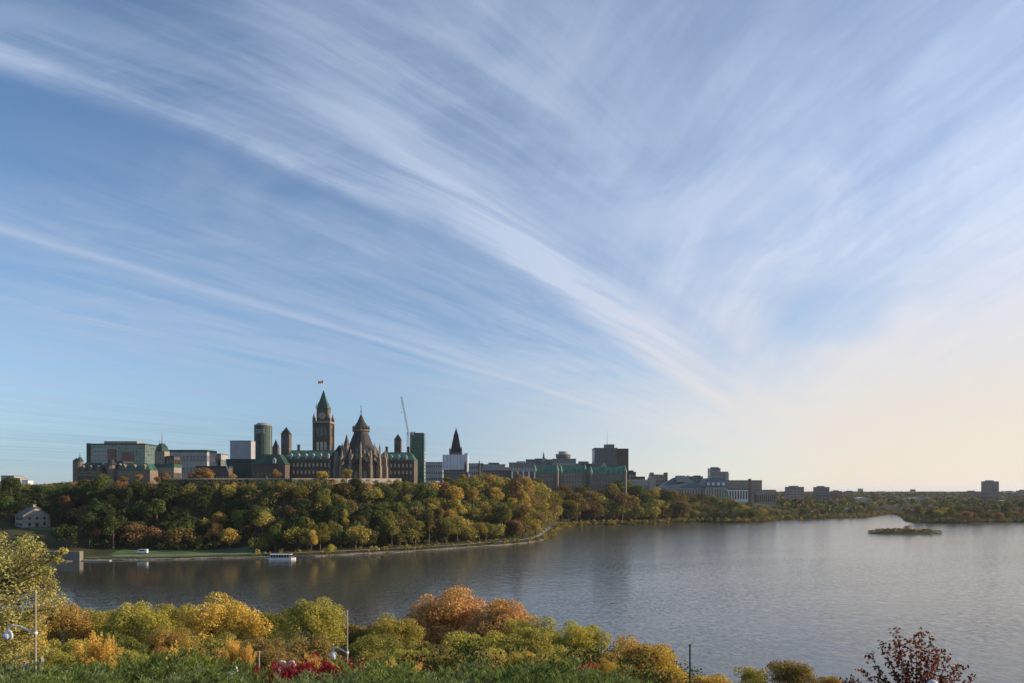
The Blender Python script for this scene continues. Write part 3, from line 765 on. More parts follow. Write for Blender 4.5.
# ---- the parliament: centre block with its long copper roofs
Yc = 628
def long_wing(label, px0, px1, yr, ye, depth, n):
    e, k, z0 = place('parliament_wing', label, 'building', (px0+px1)/2, Yc); w = (px1-px0)*k/2
    he, hr = PZ(ye, Yc)-z0, PZ(yr, Yc)-z0
    MB().box(-w, w, 0, depth, 0, he).build('wall', M['sandstone'], e)
    r = MB().hip(-w-.5, w+.5, -.6, depth+.6, he+.003, hr, 5).build('roof', M['copper'], e)
    for i in range(max(2, n//2)):
        x = -w+4+(2*w-8)*(i+.5)/max(2, n//2); zc = he+(hr-he)*.28
        MB().box(x-.8, x+.8, .0, 2.4, he-.1, zc+1.2).gable(x-1.1, x+1.1, -.2, 3.0, zc+1.2, zc+2.6).build('dormer', M['tin'], r)
    MB().box(-w-.3, w+.3, -.3, .1, he-.5, he-.05).build('cornice', M['sandstone_pale'], e)
    zs = [4.5+i*(he-5)/3 for i in range(3)]
    windows(e, -w+1, w-1, zs[1:], n, 1.5, (he-5)/3*.5, 'glass_lit')
    windows(e, -w+1, w-1, zs[:1], n, 1.4, (he-5)/3*.5, 'glass_dark')
    # chimneys
    for fx in (.22, .80):
        x = -w+2*w*fx; MB().box(x-1.1, x+1.1, depth/2-1, depth/2+1, hr-2, hr+4.6).box(x-1.4, x+1.4, depth/2-1.3, depth/2+1.3, hr+4.6, hr+5.2).build('chimney', M['brick_dark'], r)
    return e
long_wing('long sandstone wing with green copper roof left of the clock tower', 283, 336, 449.5, 459, 24, 13)
long_wing('sandstone wing with green copper roof right of the domed library', 376, 414, 451.5, 460, 24, 9)
# lower west-facing wing in front of the round tower
e, k, z0 = place('parliament_annex', 'low dark sandstone annex with copper roof below the round green tower', 'building', 268, 612)
w = 17*k; he, hr = PZ(464.5, 612)-z0, PZ(454, 612)-z0
MB().box(-w, w, 0, 20, 0, he).build('wall', M['brick_dark'], e)
r = MB().pyr(-w-.4, w+.4, -.5, 20.5, he+.003, hr, .55).build('roof', M['copper_dark'], e)
windows(e, -w+1, w-1, [5, 9.4], 8, 1.4, 2.2, 'glass_dark')
MB().box(4, 6.8, -.3, 2, he+1, he+4.4).gable(3.7, 7.1, -.5, 2.2, he+4.4, he+6).build('dormer', M['tin'], r)
def spire_tower(label, px, hw, ytip, yeave, Y, wall='sandstone', roof='slate', ybase=None, rz=0.0, pinn=False):
    e, k, z0 = place('spired_tower', label, 'tower', px, Y); w = hw*k; he, ht = PZ(yeave, Y)-z0, PZ(ytip, Y)-z0
    MB().box(-w, w, 0, 2*w, 0, he).build('wall', M[wall], e)
    MB().box(-w-.25, w+.25, -.25, 2*w+.25, he*.72, he*.72+.5).build('string_course', M['sandstone_pale'], e)
    m_ = MB().pyr(-w-.3, w+.3, -.3, 2*w+.3, he+.003, he+(ht-he)*.45, .62).pyr(-w*.60, w*.60, w*.40, w*1.60, he+(ht-he)*.45+.003, ht)
    r = m_.build('roof', M[roof], e)
    if pinn:
        for sx in (-1, 1):
            for sy in (0, 2*w): MB().box(sx*w-.5, sx*w+.5, sy-.5, sy+.5, he-2, he+1.5).pyr(sx*w-.6, sx*w+.6, sy-.6, sy+.6, he+1.503, he+4).build('pinnacle', M[wall], e)
    windows(e, -w*.8, w*.8, [he*.78], 2, w*.42, he*.13, 'glass_dark')
    windows(e, -w*.8, w*.8, [he*.42], 2, w*.36, he*.16, 'glass_dark')
    return e
spire_tower('square sandstone tower with short pointed cap left of the clock tower', 285, 4.0, 426.5, 434, 655)
spire_tower('square sandstone tower with pointed cap between the library and the crane', 397.5, 3.3, 433.5, 440, 655)
e, k, z0 = place('roof_turret', 'small dark pointed turret between the round tower and square tower', 'turret', 275, 640, z=62)
MB().box(-2.6, 2.6, 0, 5, 0, PZ(447, 640)-z0).build('wall', M['brick_dark'], e)
MB().frust(0, 2.5, 3.4, 0, PZ(447, 640)-z0+.003, PZ(439, 640)-z0, 4).build('roof', M['slate'], e)
e, k, z0 = place('gable_turret', 'short dark gabled turret on the copper roof right of the library', 'turret', 374.5, 640, z=60)
MB().box(-1.8, 1.8, 0, 4, 0, PZ(449, 640)-z0).build('wall', M['brick_dark'], e)
MB().frust(0, 2, 2.6, 0, PZ(449, 640)-z0+.003, PZ(445, 640)-z0, 4).build('roof', M['slate'], e)

# ---- clock tower
Yp = 672; e, k, z0 = place('clock_tower', 'tall slim clock tower with green pointed spire and flag on top', 'tower', 321.6, Yp)
w = 7.4*k; zz = lambda y: PZ(y, Yp)-z0
MB().box(-w, w, 0, 2*w, 0, zz(423)).build('shaft', M['sandstone'], e)
for sx in (-1, 1):
    for sy in (0, 2*w):
        MB().prism([(sx*w+a, sy+b) for a, b in ((-1.3,-1.3),(1.3,-1.3),(1.3,1.3),(-1.3,1.3))], 0, zz(418)).build('buttress', M['sandstone'], e)
        MB().frust(sx*w, sy, 1.7, 0, zz(418)+.003, zz(412), 8).build('pinnacle', M['sandstone_pale'], e)
MB().box(-w-1.5, w+1.5, -1.5, 2*w+1.5, zz(423)+.003, zz(421)).build('balcony', M['sandstone_pale'], e)
windows(e, -w+1.6, w-1.6, [zz(436)], 3, 2.3, 8.5, 'glass_dark')
windows(e, -w+1.6, w-1.6, [zz(451)], 3, 2.4, 9.0, 'glass_lit')
windows(e, 2, 2*w-2, [zz(436), zz(451)], 3, 2.0, 8.5, 'glass_dark', side=w)
w2 = 5.6*k; MB().box(-w2, w2, w-w2, w+w2, zz(421)+.003, zz(408)).build('clock_stage', M['sandstone'], e)
yf = w-w2
for rot, loc in ((0, (0, yf-.25, zz(415.5))), (pi/2, (w2+.25, w, zz(415.5)))):
    c_ = MB().frust(0, 0, 3.3, 3.3, -.2, .2, 28).mesh('clock_face', M['lime'])
    o = bpy.data.objects.new('clock_face', c_); COL.objects.link(o); o.parent = e; o.location = loc; o.rotation_euler = (pi/2, 0, rot)
    hnd = MB().box(-.14, .14, -.3, 2.5, .2, .3).box(-.3, 1.7, -.15, .15, .2, .32).build('clock_hand', M['iron'], o)
for sx in (-1, 1): MB().frust(sx*w2, w-w2, 1.0, 0, zz(408)+.003, zz(402.5), 6).build('pinnacle', M['sandstone_pale'], e)
m_ = MB().pyr(-w2-.5, w2+.5, w-w2-.5, w+w2+.5, zz(408)+.004, zz(401), .60)
m_.add([(-w2*.62, w-w2*.62, zz(401)+.004), (w2*.62, w-w2*.62, zz(401)+.004), (w2*.62, w+w2*.62, zz(401)+.004), (-w2*.62, w+w2*.62, zz(401)+.004), (0, w, zz(388.5))], [(3,2,1,0),(0,1,4),(1,2,4),(2,3,4),(3,0,4)])
sp_ = m_.build('spire', M['copper'], e)
MB().box(-1.3, 1.3, w-w2*.626-1.4, w-w2*.4, zz(401.8), zz(399)).gable(-1.6, 1.6, w-w2*.626-1.6, w-w2*.3, zz(399), zz(397)).build('dormer', M['copper_dark'], sp_)
MB().tube((0, w, zz(389)), (0, w, zz(378.2)), .22, .12, 8).ball((0, w, zz(378.2)), .35).build('flagpole', M['white'], e)
fl = MB(); N_ = 10
for q, m_i in ((0, 0), (1, 1), (2, 0)):
    x0_, x1_ = [(-5.4,-4.0),(-4.0,-1.6),(-1.6,-.2)][q]
    for i in range(4):
        a = x0_+(x1_-x0_)*i/4; b_ = x0_+(x1_-x0_)*(i+1)/4
        ya, yb = w+.5*sin(a*1.6), w+.5*sin(b_*1.6); za, zb = zz(379.2)+.12*a, zz(379.2)+.12*b_
        fl.add([(a,ya,za-2.7),(b_,yb,zb-2.7),(b_,yb,zb),(a,ya,za),(a,ya+.06,za-2.7),(b_,yb+.06,zb-2.7),(b_,yb+.06,zb),(a,ya+.06,za)], [(0,1,2,3),(7,6,5,4)], m_i)
f_ = fl.build('flag', [M['red'], M['white']], e)
# red maple leaf in the white field
LF = [(0,1.0),(.16,.72),(.40,.80),(.34,.34),(.62,.52),(.72,.36),(.98,.42),(.86,.12),(1.0,0),(.56,-.36),(.62,-.52),(.10,-.44),(.10,-.9)]
LF = LF + [(-x_, y_) for x_, y_ in reversed(LF[1:])]
yc = w+.5*sin(-2.8*1.6)-.1
MB().add([(-2.8+a*.95, yc-.05+abs(a)*.02, zz(379.2)-1.75+b_*.95) for a, b_ in LF] + [(-2.8, yc-.05, zz(379.2)-1.75)], [(i, (i+1) % len(LF), len(LF)) for i in range(len(LF))]).build('maple_leaf', M['red'], f_)

# ---- the domed library: round body with flying buttresses, tall conical roof in stages
Yl = 560; e, k, z0 = place('domed_library', 'round gothic library with tall conical roof and pale flying buttresses', 'library', 356, Yl)
zz = lambda y: PZ(y, Yl)-z0; cy = 19.0
MB().frust(0, cy, 19.0, 19.0, 0, zz(463), 16).build('outer_wall', M['sandstone'], e)
MB().frust(0, cy, 19.7, 16.2, zz(463)+.003, zz(459.5), 16).build('aisle_roof', M['slate'], e)
MB().frust(0, cy, 16.0, 16.0, zz(463), zz(453.5), 16).build('drum_wall', M['sandstone'], e)
rf = MB().frust(0, cy, 16.2, 10.8, zz(453.5)+.003, zz(444.5), 16).frust(0, cy, 10.2, 6.2, zz(444.5)+.003, zz(431.5), 16).build('dome_roof', M['slate'], e)
MB().frust(0, cy, 6.0, 6.0, zz(432.5)+.003, zz(426.5), 16).build('lantern_wall', M['sandstone'], e)
MB().frust(0, cy, 7.0, 7.0, zz(429)+.004, zz(428), 16).build('lantern_gallery', M['sandstone_pale'], e)
MB().frust(0, cy, 6.9, 3.4, zz(426.5)+.006, zz(420), 16).frust(0, cy, 3.4, .35, zz(420)+.008, zz(411.5), 16).build('cone_roof', M['slate'], e)
MB().tube((0,cy,zz(412)), (0,cy,zz(402)), .22, .08, 6).ball((0,cy,zz(409)), .75).ball((0,cy,zz(406)), .4).box(-1.0, 1.0, cy-.1, cy+.1, zz(404.2), zz(403.8)).build('finial', M['iron'], e)
for i in range(16):
    a = 2*pi*i/16+pi/16; ca, sa = cos(a), sin(a)
    def R_(r_, t_, z_): return (r_*ca - t_*sa, cy + r_*sa + t_*ca, z_)
    def rbox(mb, r0_, r1_, t_, za, zb, zc=None, zd=None):
        zc = zb if zc is None else zc; zd = za if zd is None else zd
        vs = [R_(r0_,-t_,za),R_(r1_,-t_,zd),R_(r1_,t_,zd),R_(r0_,t_,za),R_(r0_,-t_,zb),R_(r1_,-t_,zc),R_(r1_,t_,zc),R_(r0_,t_,zb)]
        return mb.add(vs, [(0,3,2,1),(4,5,6,7),(0,1,5,4),(1,2,6,5),(2,3,7,6),(3,0,4,7)])
    m_ = MB(); rbox(m_, 18.8, 23.4, 1.0, 0, zz(466)); rbox(m_, 19.8, 22.8, .8, zz(466)+.003, zz(457.5))
    rbox(m_, 15.8, 20.2, .5, zz(455), zz(452.5), zz(457.5), zz(461.5))
    b_ = m_.build('flying_buttress', M['sandstone_pale'], e)
    p_ = MB(); x_, y_, _ = R_(21.3, 0, 0); p_.frust(x_, y_, 1.3, 0, zz(457.5)+.003, zz(448.5), 8); p_.build('pinnacle', M['sandstone_pale'], b_)
    if i % 2 == 0:
        p_ = MB(); x_, y_, _ = R_(15.6, 0, 0); p_.frust(x_, y_, .9, .9, zz(455), zz(447.5), 6).frust(x_, y_, 1.1, 0, zz(447.5)+.003, zz(441), 6); p_.build('pinnacle', M['sandstone_pale'], b_)
    p_ = MB(); x_, y_, _ = R_(6.8, 0, 0); p_.frust(x_, y_, .4, .4, zz(430), zz(426.2), 5).frust(x_, y_, .55, 0, zz(426.2)+.003, zz(423), 5); p_.build('lantern_pinnacle', M['sandstone'], b_)
    a2 = 2*pi*i/16; o = bpy.data.objects.new('lancet_window', window_mesh(2.6, 8.5, 'glass_dark')); COL.objects.link(o); o.parent = e
    o.location = (18.66*cos(a2), cy+18.66*sin(a2), 3.6); o.rotation_euler = (0, 0, a2+pi/2)
    o = bpy.data.objects.new('lancet_window', window_mesh(2.2, 4.6, 'glass_dark')); COL.objects.link(o); o.parent = e
    o.location = (15.72*cos(a2), cy+15.72*sin(a2), zz(459)); o.rotation_euler = (0, 0, a2+pi/2)
    d_ = MB(); x_, y_ = 14.6*cos(a2), cy+14.6*sin(a2); d_.frust(x_, y_, 1.5, 0, zz(453.4), zz(448), 4, rot=a2).build('roof_gablet', M['sandstone_pale'], rf)
# stair turret with steep roof at the library's left
e, k, z0 = place('stair_turret', 'steep slender turret with pale stone edges left of the library', 'turret', 345.8, 566)
zz = lambda y: PZ(y, 566)-z0
MB().frust(0, 3, 2.6, 2.4, 0, zz(446), 8).build('wall', M['sandstone_pale'], e)
MB().frust(0, 3, 2.9, 0, zz(446)+.003, zz(433.5), 8).build('roof', M['sandstone'], e)
e, k, z0 = place('library_corridor', 'steep roofed corridor building joining the library on its left', 'building', 339, 590)
zz = lambda y: PZ(y, 590)-z0
MB().box(-7.5, 8, 0, 22, 0, zz(458)).build('wall', M['sandstone'], e)
MB().gable(-8, 8.5, -.5, 22.5, zz(458)+.003, zz(445)).build('roof', M['slate'], e)
windows(e, -6.5, 7, [4, 10], 5, 1.5, 3.6, 'glass_dark')
for x_ in (-7.5, 0, 8): MB().box(x_-.7, x_+.7, -1.6, 0, 0, zz(461)).pyr(x_-.8, x_+.8, -1.7, .1, zz(461)+.003, zz(455)).build('buttress', M['sandstone_pale'], e)

# ---- crane behind the library
e, k, z0 = place('tower_crane', 'thin pale luffing tower crane rising behind the parliament', 'crane', 407.5, 760)
zz = lambda y: PZ(y, 760)-z0; xx_ = lambda p: (p-407.5)*k
def lattice(mb, p, q, wd, n, r):
    p, q = Vector(p), Vector(q); d = q-p; u = d.normalized().orthogonal().normalized(); v = d.normalized().cross(u)
    cs = [(u*a+v*b_)*wd/2 for a, b_ in ((1,1),(1,-1),(-1,-1),(-1,1))]
    for c_ in cs: mb.tube(p+c_, q+c_, r, r, 4)
    for i in range(n):
        a, b_ = p+d*i/n, p+d*(i+1)/n
        for j in range(4): mb.tube(a+cs[j], b_+cs[(j+1) % 4], r*.6, r*.6, 3)
    return mb
top = (xx_(408.2), 0, zz(433))
lattice(MB(), (0, 0, 0), (xx_(408), 0, zz(434)), 1.8, 22, .16).build('mast', M['lead'], e)
lattice(MB(), top, (xx_(402), -4, zz(397)), 1.2, 26, .13).build('jib', M['lead'], e)
lattice(MB(), top, (xx_(412.5), 1, zz(433.5)), 1.2, 5, .14).box(xx_(411), xx_(413), 0, 2.2, zz(435), zz(432)).build('counter_jib', M['lead'], e)
MB().box(-.6, 1.6, -1.9, -.3, zz(434.5), zz(432)).build('cab', M['white'], e)
MB().tube((xx_(402), -4, zz(397)), (xx_(402), -4, zz(413)), .07, .07, 4).ball((xx_(402), -4, zz(413)), .5).build('hoist_rope', M['iron'], e)

# ---- glass towers
Y_ = 800; e, k, z0 = place('round_glass_tower', 'dark green glass tower with rounded crown left of the parliament', 'tower', 259.5, Y_)
w = 8*k; zz = lambda y: PZ(y, Y_)-z0
MB().frust(0, 12, w*1.06, w*1.06, 0, zz(425), 20, sy=1.1).build('wall', M['glass_green_dark'], e)
MB().frust(0, 12, w*1.08, w*1.08, zz(425)+.003, zz(424.2), 20, sy=1.1).frust(0, 12, w*.98, w*.66, zz(424.2)+.003, zz(422.3), 20, sy=1.1).build('crown', M['lead'], e)
for i in range(3): MB().box(-w*.5, w*.5, 12-w*1.19, 12-w*1.05, zz(430+i*1.6), zz(429.2+i*1.6)).build('pale_band', M['concrete'], e)  # pale concrete bands across the front near the crown
for sx in (-1, 1): MB().box(sx*w*.98-.6, sx*w*.98+.6, 9, 12, 0, zz(424.5)).build('edge_fin', M['tin'], e)
Y_ = 790; e, k, z0 = place('green_glass_tower', 'bright green glass slab tower right of the crane', 'tower', 417, Y_)
w = 7*k; zz = lambda y: PZ(y, Y_)-z0
MB().box(-w, w, 0, 14, 0, zz(434)).build('wall', M['glass_green'], e)
MB().box(-w+.6, w-.6, .6, 13, zz(434)+.003, zz(432.8)).box(-w+4, -w+5.6, 3, 5, zz(432.8), zz(431.6)).build('roof', M['copper_dark'], e)
for i in range(6): MB().box(-w-.25, w*.72, -.3, 0, zz(464-5*i), zz(463.5-5*i)).build('floor_band', M['copper_dark'], e)
MB().box(w-2.2, w-.3, -.5, 0, 0, zz(434)).build('stair_strip', M['copper'], e)
windows(e, .5, 13.5, [6+4.2*i for i in range(9)], 4, 2.2, 2.6, 'tin', side=w)

# ---- left group
block('apartment_tower', 'large pale grey-wrapped block left of the round green tower', 'building', 230, 251, 440.5, 720, 12, 'grey_wrap', floors=0, roof='lead')
block('dark_glass_block', 'low dark glass block beneath the grey-wrapped block', 'building', 226, 256, 459, 690, 16, 'glass_green_dark', roof='slate', rim=1.2)
# chateau hotel: steep copper roofs, turrets, spires
Y_ = 600; e, k, z0 = place('chateau_hotel', 'sprawling chateau hotel with steep copper roofs and turrets', 'hotel', 115, Y_, z=44)
zz = lambda y: PZ(y, Y_)-z0; xx_ = lambda p: (p-115)*k
for a, b_, ye, yr, dp in ((78,103,471,462,18),(100,121,469,460.5,22),(118,150,470,463,18)):
    MB().box(xx_(a)+.01*dp, xx_(b_), dp-18, dp+8, 0, zz(ye)).build('wall', M['sandstone_warm'] if a != 78 else M['brick_dark'], e)
    r = MB().pyr(xx_(a)-.4, xx_(b_)+.4, dp-18.5, dp+8.5, zz(ye)+.003, zz(yr), .62).build('roof', M['copper_dark'] if a == 78 else M['copper'] if a == 118 else M['slate'], e)
    for q in range(3):
        x_ = xx_(a)+(xx_(b_)-xx_(a))*(q+.6)/3.2; MB().box(x_-1, x_+1, dp-18.4, dp-14, zz(ye)+.5, zz(ye)+3.2).gable(x_-1.3, x_+1.3, dp-18.7, dp-14, zz(ye)+3.2, zz(ye)+5).build('dormer', M['sandstone_warm'], r)
windows(e, xx_(79), xx_(102), [zz(476), zz(473)], 9, 1.2, 1.8, 'glass_dark')
windows(e, xx_(119), xx_(149), [zz(475.5), zz(472.8)], 11, 1.2, 1.8, 'glass_dark')
def turret(px, hw, ye, yt, ys, rm):
    m_ = MB().frust(xx_(px), 4, hw*k*1.1, hw*k*1.1, 0, zz(ye), 10).build('turret', M['sandstone_warm'], e)
    MB().frust(xx_(px), 4, hw*k*1.25, hw*k*.35, zz(ye)+.003, zz(yt), 10).frust(xx_(px), 4, .35, .02, zz(yt), zz(ys), 6).build('turret_roof', M[rm], m_)
turret(73.5, 3, 461, 458.5, 457, 'copper_dark'); turret(77, 3, 461, 457, 451.5, 'copper_dark'); turret(109, 4, 465, 459, 457.5, 'slate')
Y_ = 640; e, k, z0 = place('cupola_tower', 'square tower with green cupola and tall mast behind the chateau hotel', 'tower', 159.5, Y_, z=46)
zz = lambda y: PZ(y, Y_)-z0; w = 5*k
MB().box(-w, w, 0, 2*w, 0, zz(451)).build('wall', M['concrete_warm'], e)
windows(e, -w+.6, w-.6, [zz(455), zz(460), zz(465)], 3, 1.4, 2.6, 'glass_dark')
r = MB().frust(0, w, w*1.25, w*1.05, zz(451)+.003, zz(447), 8).frust(0, w, w*1.05, w*.5, zz(447)+.003, zz(443.2), 8).build('roof', M['copper_dark'], e)
MB().tube((0, w, zz(443.5)), (0, w, zz(431)), .5, .1, 6).tube((-2.2, w, zz(444)), (-2.2, w, zz(438.5)), .2, .08, 5).build('mast', M['lead'], r)
# low roof between
block('stone_hall', 'low stone hall with copper roof below the cupola tower', 'building', 152, 174, 464, 615, 14, 'concrete_warm', roof='copper', z=46, rim=3.0, floors=1, cols=8)
block('gabled_house', 'narrow dark gabled building right of the cupola tower', 'building', 166, 174, 456, 640, 12, 'brick_dark', roof='slate', z=46, floors=3, cols=3)
# big office behind hotel
e, k, z0, w, h = block('glass_office_block', 'wide pale green office block with stepped roof behind the hotel', 'office block', 90, 145, 443.5, 820, 30, 'glass_mid', roof='copper_dark', rim=1.6, z=46)
zz = lambda y: PZ(y, 820)-z0; xx_ = lambda p: (p-117.5)*k
MB().box(xx_(101), xx_(134), 6, 24, zz(443.5)+.003, zz(440.8)).build('penthouse', M['concrete_warm'], e)
MB().box(xx_(86.9), xx_(90), -1, 28, 0, zz(443.2)).build('end_wall', M['glass_green_dark'], e)
windows(e, xx_(93), xx_(118), [zz(468-i*4.4) for i in range(5)], 12, 1.6, 2.6, 'tin')
for a, b_, t_ in ((108, 116, 449), (122, 133, 452)): MB().box(xx_(a), xx_(b_), -1.5, 0, zz(462), zz(t_)).build('brick_bay', M['brick_red'], e)
block('roof_plant_block', 'brown brick block stepping down right of the wide office', 'building', 134, 146, 445.8, 850, 18, 'brick_red', z=46, roof='concrete', floors=2, cols=5)
block('conference_hall', 'long pale low hall with dark green roofline behind the brown tree', 'building', 164, 207, 449.8, 790, 26, 'concrete', roof='copper_dark', rim=2.6, z=46, floors=3, cols=12, wm='glass_blue')
block('grey_annex', 'small grey flat annex right of the long pale hall', 'building', 206, 221, 453.5, 820, 20, 'concrete', z=46, rim=1.2, floors=2, cols=5)
e_ = block('dark_terrace_building', 'low dark building with pale sloping canopy at the hilltop', 'building', 196, 228, 466, 640, 14, 'brick_dark', roof='slate', z=46, rim=1.6, floors=1, cols=10, wm='tin', ww=.3, wh=.3)
MB().tube((PX(225,640)-e_[0].location.x, -.4, PZ(461,640)-e_[2]), (PX(229,640)-e_[0].location.x, -.8, PZ(472,640)-e_[2]), .5, .5, 4).build('canopy_strut', M['white'], e_[0])
# far left
block('hospital_block', 'pale block with dark windows at the far left skyline', 'building', 1, 14, 475.5, 1000, 20, 'lime', z=38, floors=2, cols=4, rim=1, ww=.7)
block('grey_cottage', 'small grey building right of the pale far left block', 'building', 14, 20, 478, 960, 12, 'concrete', z=38, floors=1, cols=3)
block('white_cottage', 'tiny bright white building above the left treeline', 'building', 22, 28, 480, 940, 10, 'white', z=38, floors=1, cols=3)

# ---- west block and its wrapped tower
Y_ = 760; e, k, z0 = place('wrapped_spire_tower', 'dark spire rising from a tower wrapped in white sheeting', 'tower', 455.5, Y_)
zz = lambda y: PZ(y, Y_)-z0; xx_ = lambda p: (p-455.5)*k
MB().box(xx_(442.6), xx_(467), 0, 22, zz(470), zz(454.6)).build('white_wrapping', M['white_wrap'], e)
for i in range(7): MB().box(xx_(443.6+i*3.4), xx_(443.9+i*3.4), -.15, 0, zz(470), zz(455)).build('scaffold_pole', M['lead'], e)
MB().box(xx_(464.3), xx_(467.8), -1.5, 0, zz(470), zz(453.2)).build('hoist_shaft', M['white_wrap'], e)
MB().box(xx_(443.5), xx_(466), 1, 20, 0, zz(470)-.003).build('wall', M['sandstone'], e)
MB().box(xx_(449.3), xx_(461.3), 4, 18, zz(454.6)+.003, zz(452)).build('upper_wall', M['brick_dark'], e)
def fr(mb, a, b_, c_, d_, y0, y1):
    h0, h1 = (b_-a)/2*k, (d_-c_)/2*k; m0 = xx_((a+b_)/2)
    return mb.add([(m0-h0,11-h0,zz(y0)),(m0+h0,11-h0,zz(y0)),(m0+h0,11+h0,zz(y0)),(m0-h0,11+h0,zz(y0)),(m0-h1,11-h1,zz(y1)),(m0+h1,11-h1,zz(y1)),(m0+h1,11+h1,zz(y1)),(m0-h1,11+h1,zz(y1))],
                  [(3,2,1,0),(4,5,6,7),(0,1,5,4),(1,2,6,5),(2,3,7,6),(3,0,4,7)])
m_ = MB(); fr(m_, 450, 460.6, 452.2, 458.4, 452, 439); fr(m_, 452.4, 458.2, 452.9, 457.6, 438.98, 434.5); fr(m_, 453, 457.6, 454.6, 456, 434.48, 429.3); fr(m_, 454.6, 456, 455.2, 455.4, 429.28, 426.5)
m_.build('spire', M['slate'], e)
for p_ in (449.6, 461): MB().frust(xx_(p_), 5, 1.0, .9, zz(454.4), zz(449.5), 6).frust(xx_(p_), 5, 1.2, 0, zz(449.5)+.003, zz(445.8 if p_ > 455 else 447), 6).build('pinnacle', M['slate'], e)
for i, (px, yt, Y_) in enumerate(((465.4, 459.5, 720), (479.3, 459.5, 720))):
    e, k, z0 = place('slender_turret', ['slender dark turret in front of the white-wrapped tower', 'slender dark pointed turret right of the white-wrapped tower'][i], 'turret', px, Y_)
    zz = lambda y: PZ(y, Y_)-z0
    MB().frust(0, 1.5, 1.3, 1.2, 0, zz(466), 8).build('wall', M['brick_dark'], e); MB().frust(0, 1.5, 1.5, 0, zz(466)+.003, zz(yt), 8).build('roof', M['slate'], e)
e, k, z0 = place('west_wing', 'dark low sandstone wing below the white-wrapped tower', 'building', 456, 715)
zz = lambda y: PZ(y, 715)-z0
MB().box(-12.5*k, 12.5*k, 0, 16, 0, zz(473)).build('wall', M['stone_grey'], e); MB().hip(-13*k, 13*k, -.5, 16.5, zz(473)+.003, zz(469.3), 6).build('roof', M['slate'], e)
windows(e, -12*k, 12*k, [zz(477)], 10, 1.3, 2.4, 'glass_dark')
# ---- middle group behind the hill
block('grey_slab', 'flat light grey office between the green slab tower and wrapped tower', 'office block', 424, 442.5, 462, 980, 26, 'concrete', roof='brick_dark', rim=1.0, floors=4, cols=8, wm='glass_blue', wh=.4)
block('pale_slab', 'pale low office just right of the wrapped tower', 'office block', 468.5, 483, 463.3, 1000, 20, 'concrete', rim=1, floors=4, cols=6, wm='glass_blue')
block('domed_grey_block', 'grey office with curved roof plant behind the dark glass block', 'office block', 481, 505, 464.2, 1000, 24, 'concrete', pent=(.3,.75,2.6,'concrete_dark'), floors=3, cols=9, wm='glass_blue')
block('white_ledge_block', 'long white terrace block above the dark glass block', 'building', 482, 511, 467.2, 860, 20, 'lime', roof='lime', rim=1.2, floors=1, cols=12)
block('dark_glass_office', 'wide dark glass office overlooking the cliff', 'office block', 483, 512, 470.5, 800, 22, 'office_black', roof='slate', rim=.8)
e, k, z0, w, h = block('striped_bank', 'white framed building with tall black window strips', 'building', 511.5, 535, 469.5, 780, 24, 'office_black', roof='lime', rim=2.4)
for i in range(5): MB().box(-w+i*(2*w-1.2)/4, -w+i*(2*w-1.2)/4+1.6, -1.0, 0, 0, h-2.4-.003).build('white_pier', M['white'], e)
block('grey_roof_block', 'stepped grey block with white roofline above the striped building', 'office block', 509, 534, 462.4, 1010, 26, 'glass_blue', roof='concrete', pent=(.3,.65,2.2,'tin'), floors=2, cols=9, wm='tin')
block('dark_flat_office', 'dark flat-roofed office behind the thin green spire', 'office block', 526, 552, 459.3, 1050, 30, 'office_black', pent=(.35,.8,1.6,'slate'), floors=4, cols=9, wm='concrete_dark', wh=.3)
e, k, z0, w, h = block('drum_tower', 'grey tower topped by a revolving round drum', 'tower', 552.5, 576, 458.6, 1050, 30, 'glass_blue', roof='concrete', floors=5, cols=8, wm='concrete', wh=.35, ww=.9)
m_ = MB(); c0 = (564.0-564.25)*k
m_.frust(c0, 14, 6.6*k, 7.6*k, h+.003, h+3.4, 24).frust(c0, 14, 7.6*k, 7.6*k, h+3.403, h+6.4, 24); m_.build('drum', M['concrete_dark'], e)
MB().frust(c0, 14, 7.9*k, 7.9*k, h+6.403, h+7.4, 24).frust(c0, 14, 5*k, 4.8*k, h+7.403, h+11.6, 24).build('drum_roof', M['concrete'], e)
block('mansard_block', 'dark grey block with domed roof plant left of the black tower', 'office block', 576, 593.5, 463.5, 1060, 26, 'glass_blue', pent=(.2,.75,3.6,'concrete_dark'), floors=3, cols=7, wm='concrete_dark')
e, k, z0, w, h = block('black_office_tower', 'tall black office tower with rooftop block and antenna', 'tower', 594.5, 617, 447.8, 980, 30, 'office_black', roof='concrete_dark', rim=1.4, rz=0)
MB().box(w+.003, w+12*k*1.0, 4, 26, 0, h-.8).build('side_wing', M['brick_dark'], e)
MB().box(-w+11*k, -w+20.5*k, 6, 18, h+.003, h+5.4).build('penthouse', M['concrete_dark'], e)
MB().tube((-w+13.5*k, 8, h+5), (-w+13.5*k, 8, h+26), .3, .1, 5).build('antenna', M['lead'], e)
for i in range(10): MB().box(-w-.003, w+.003, -.16, 0, 3+i*(h-5)/10, 3.8+i*(h-5)/10).build('floor_band', M['concrete_dark'], e)

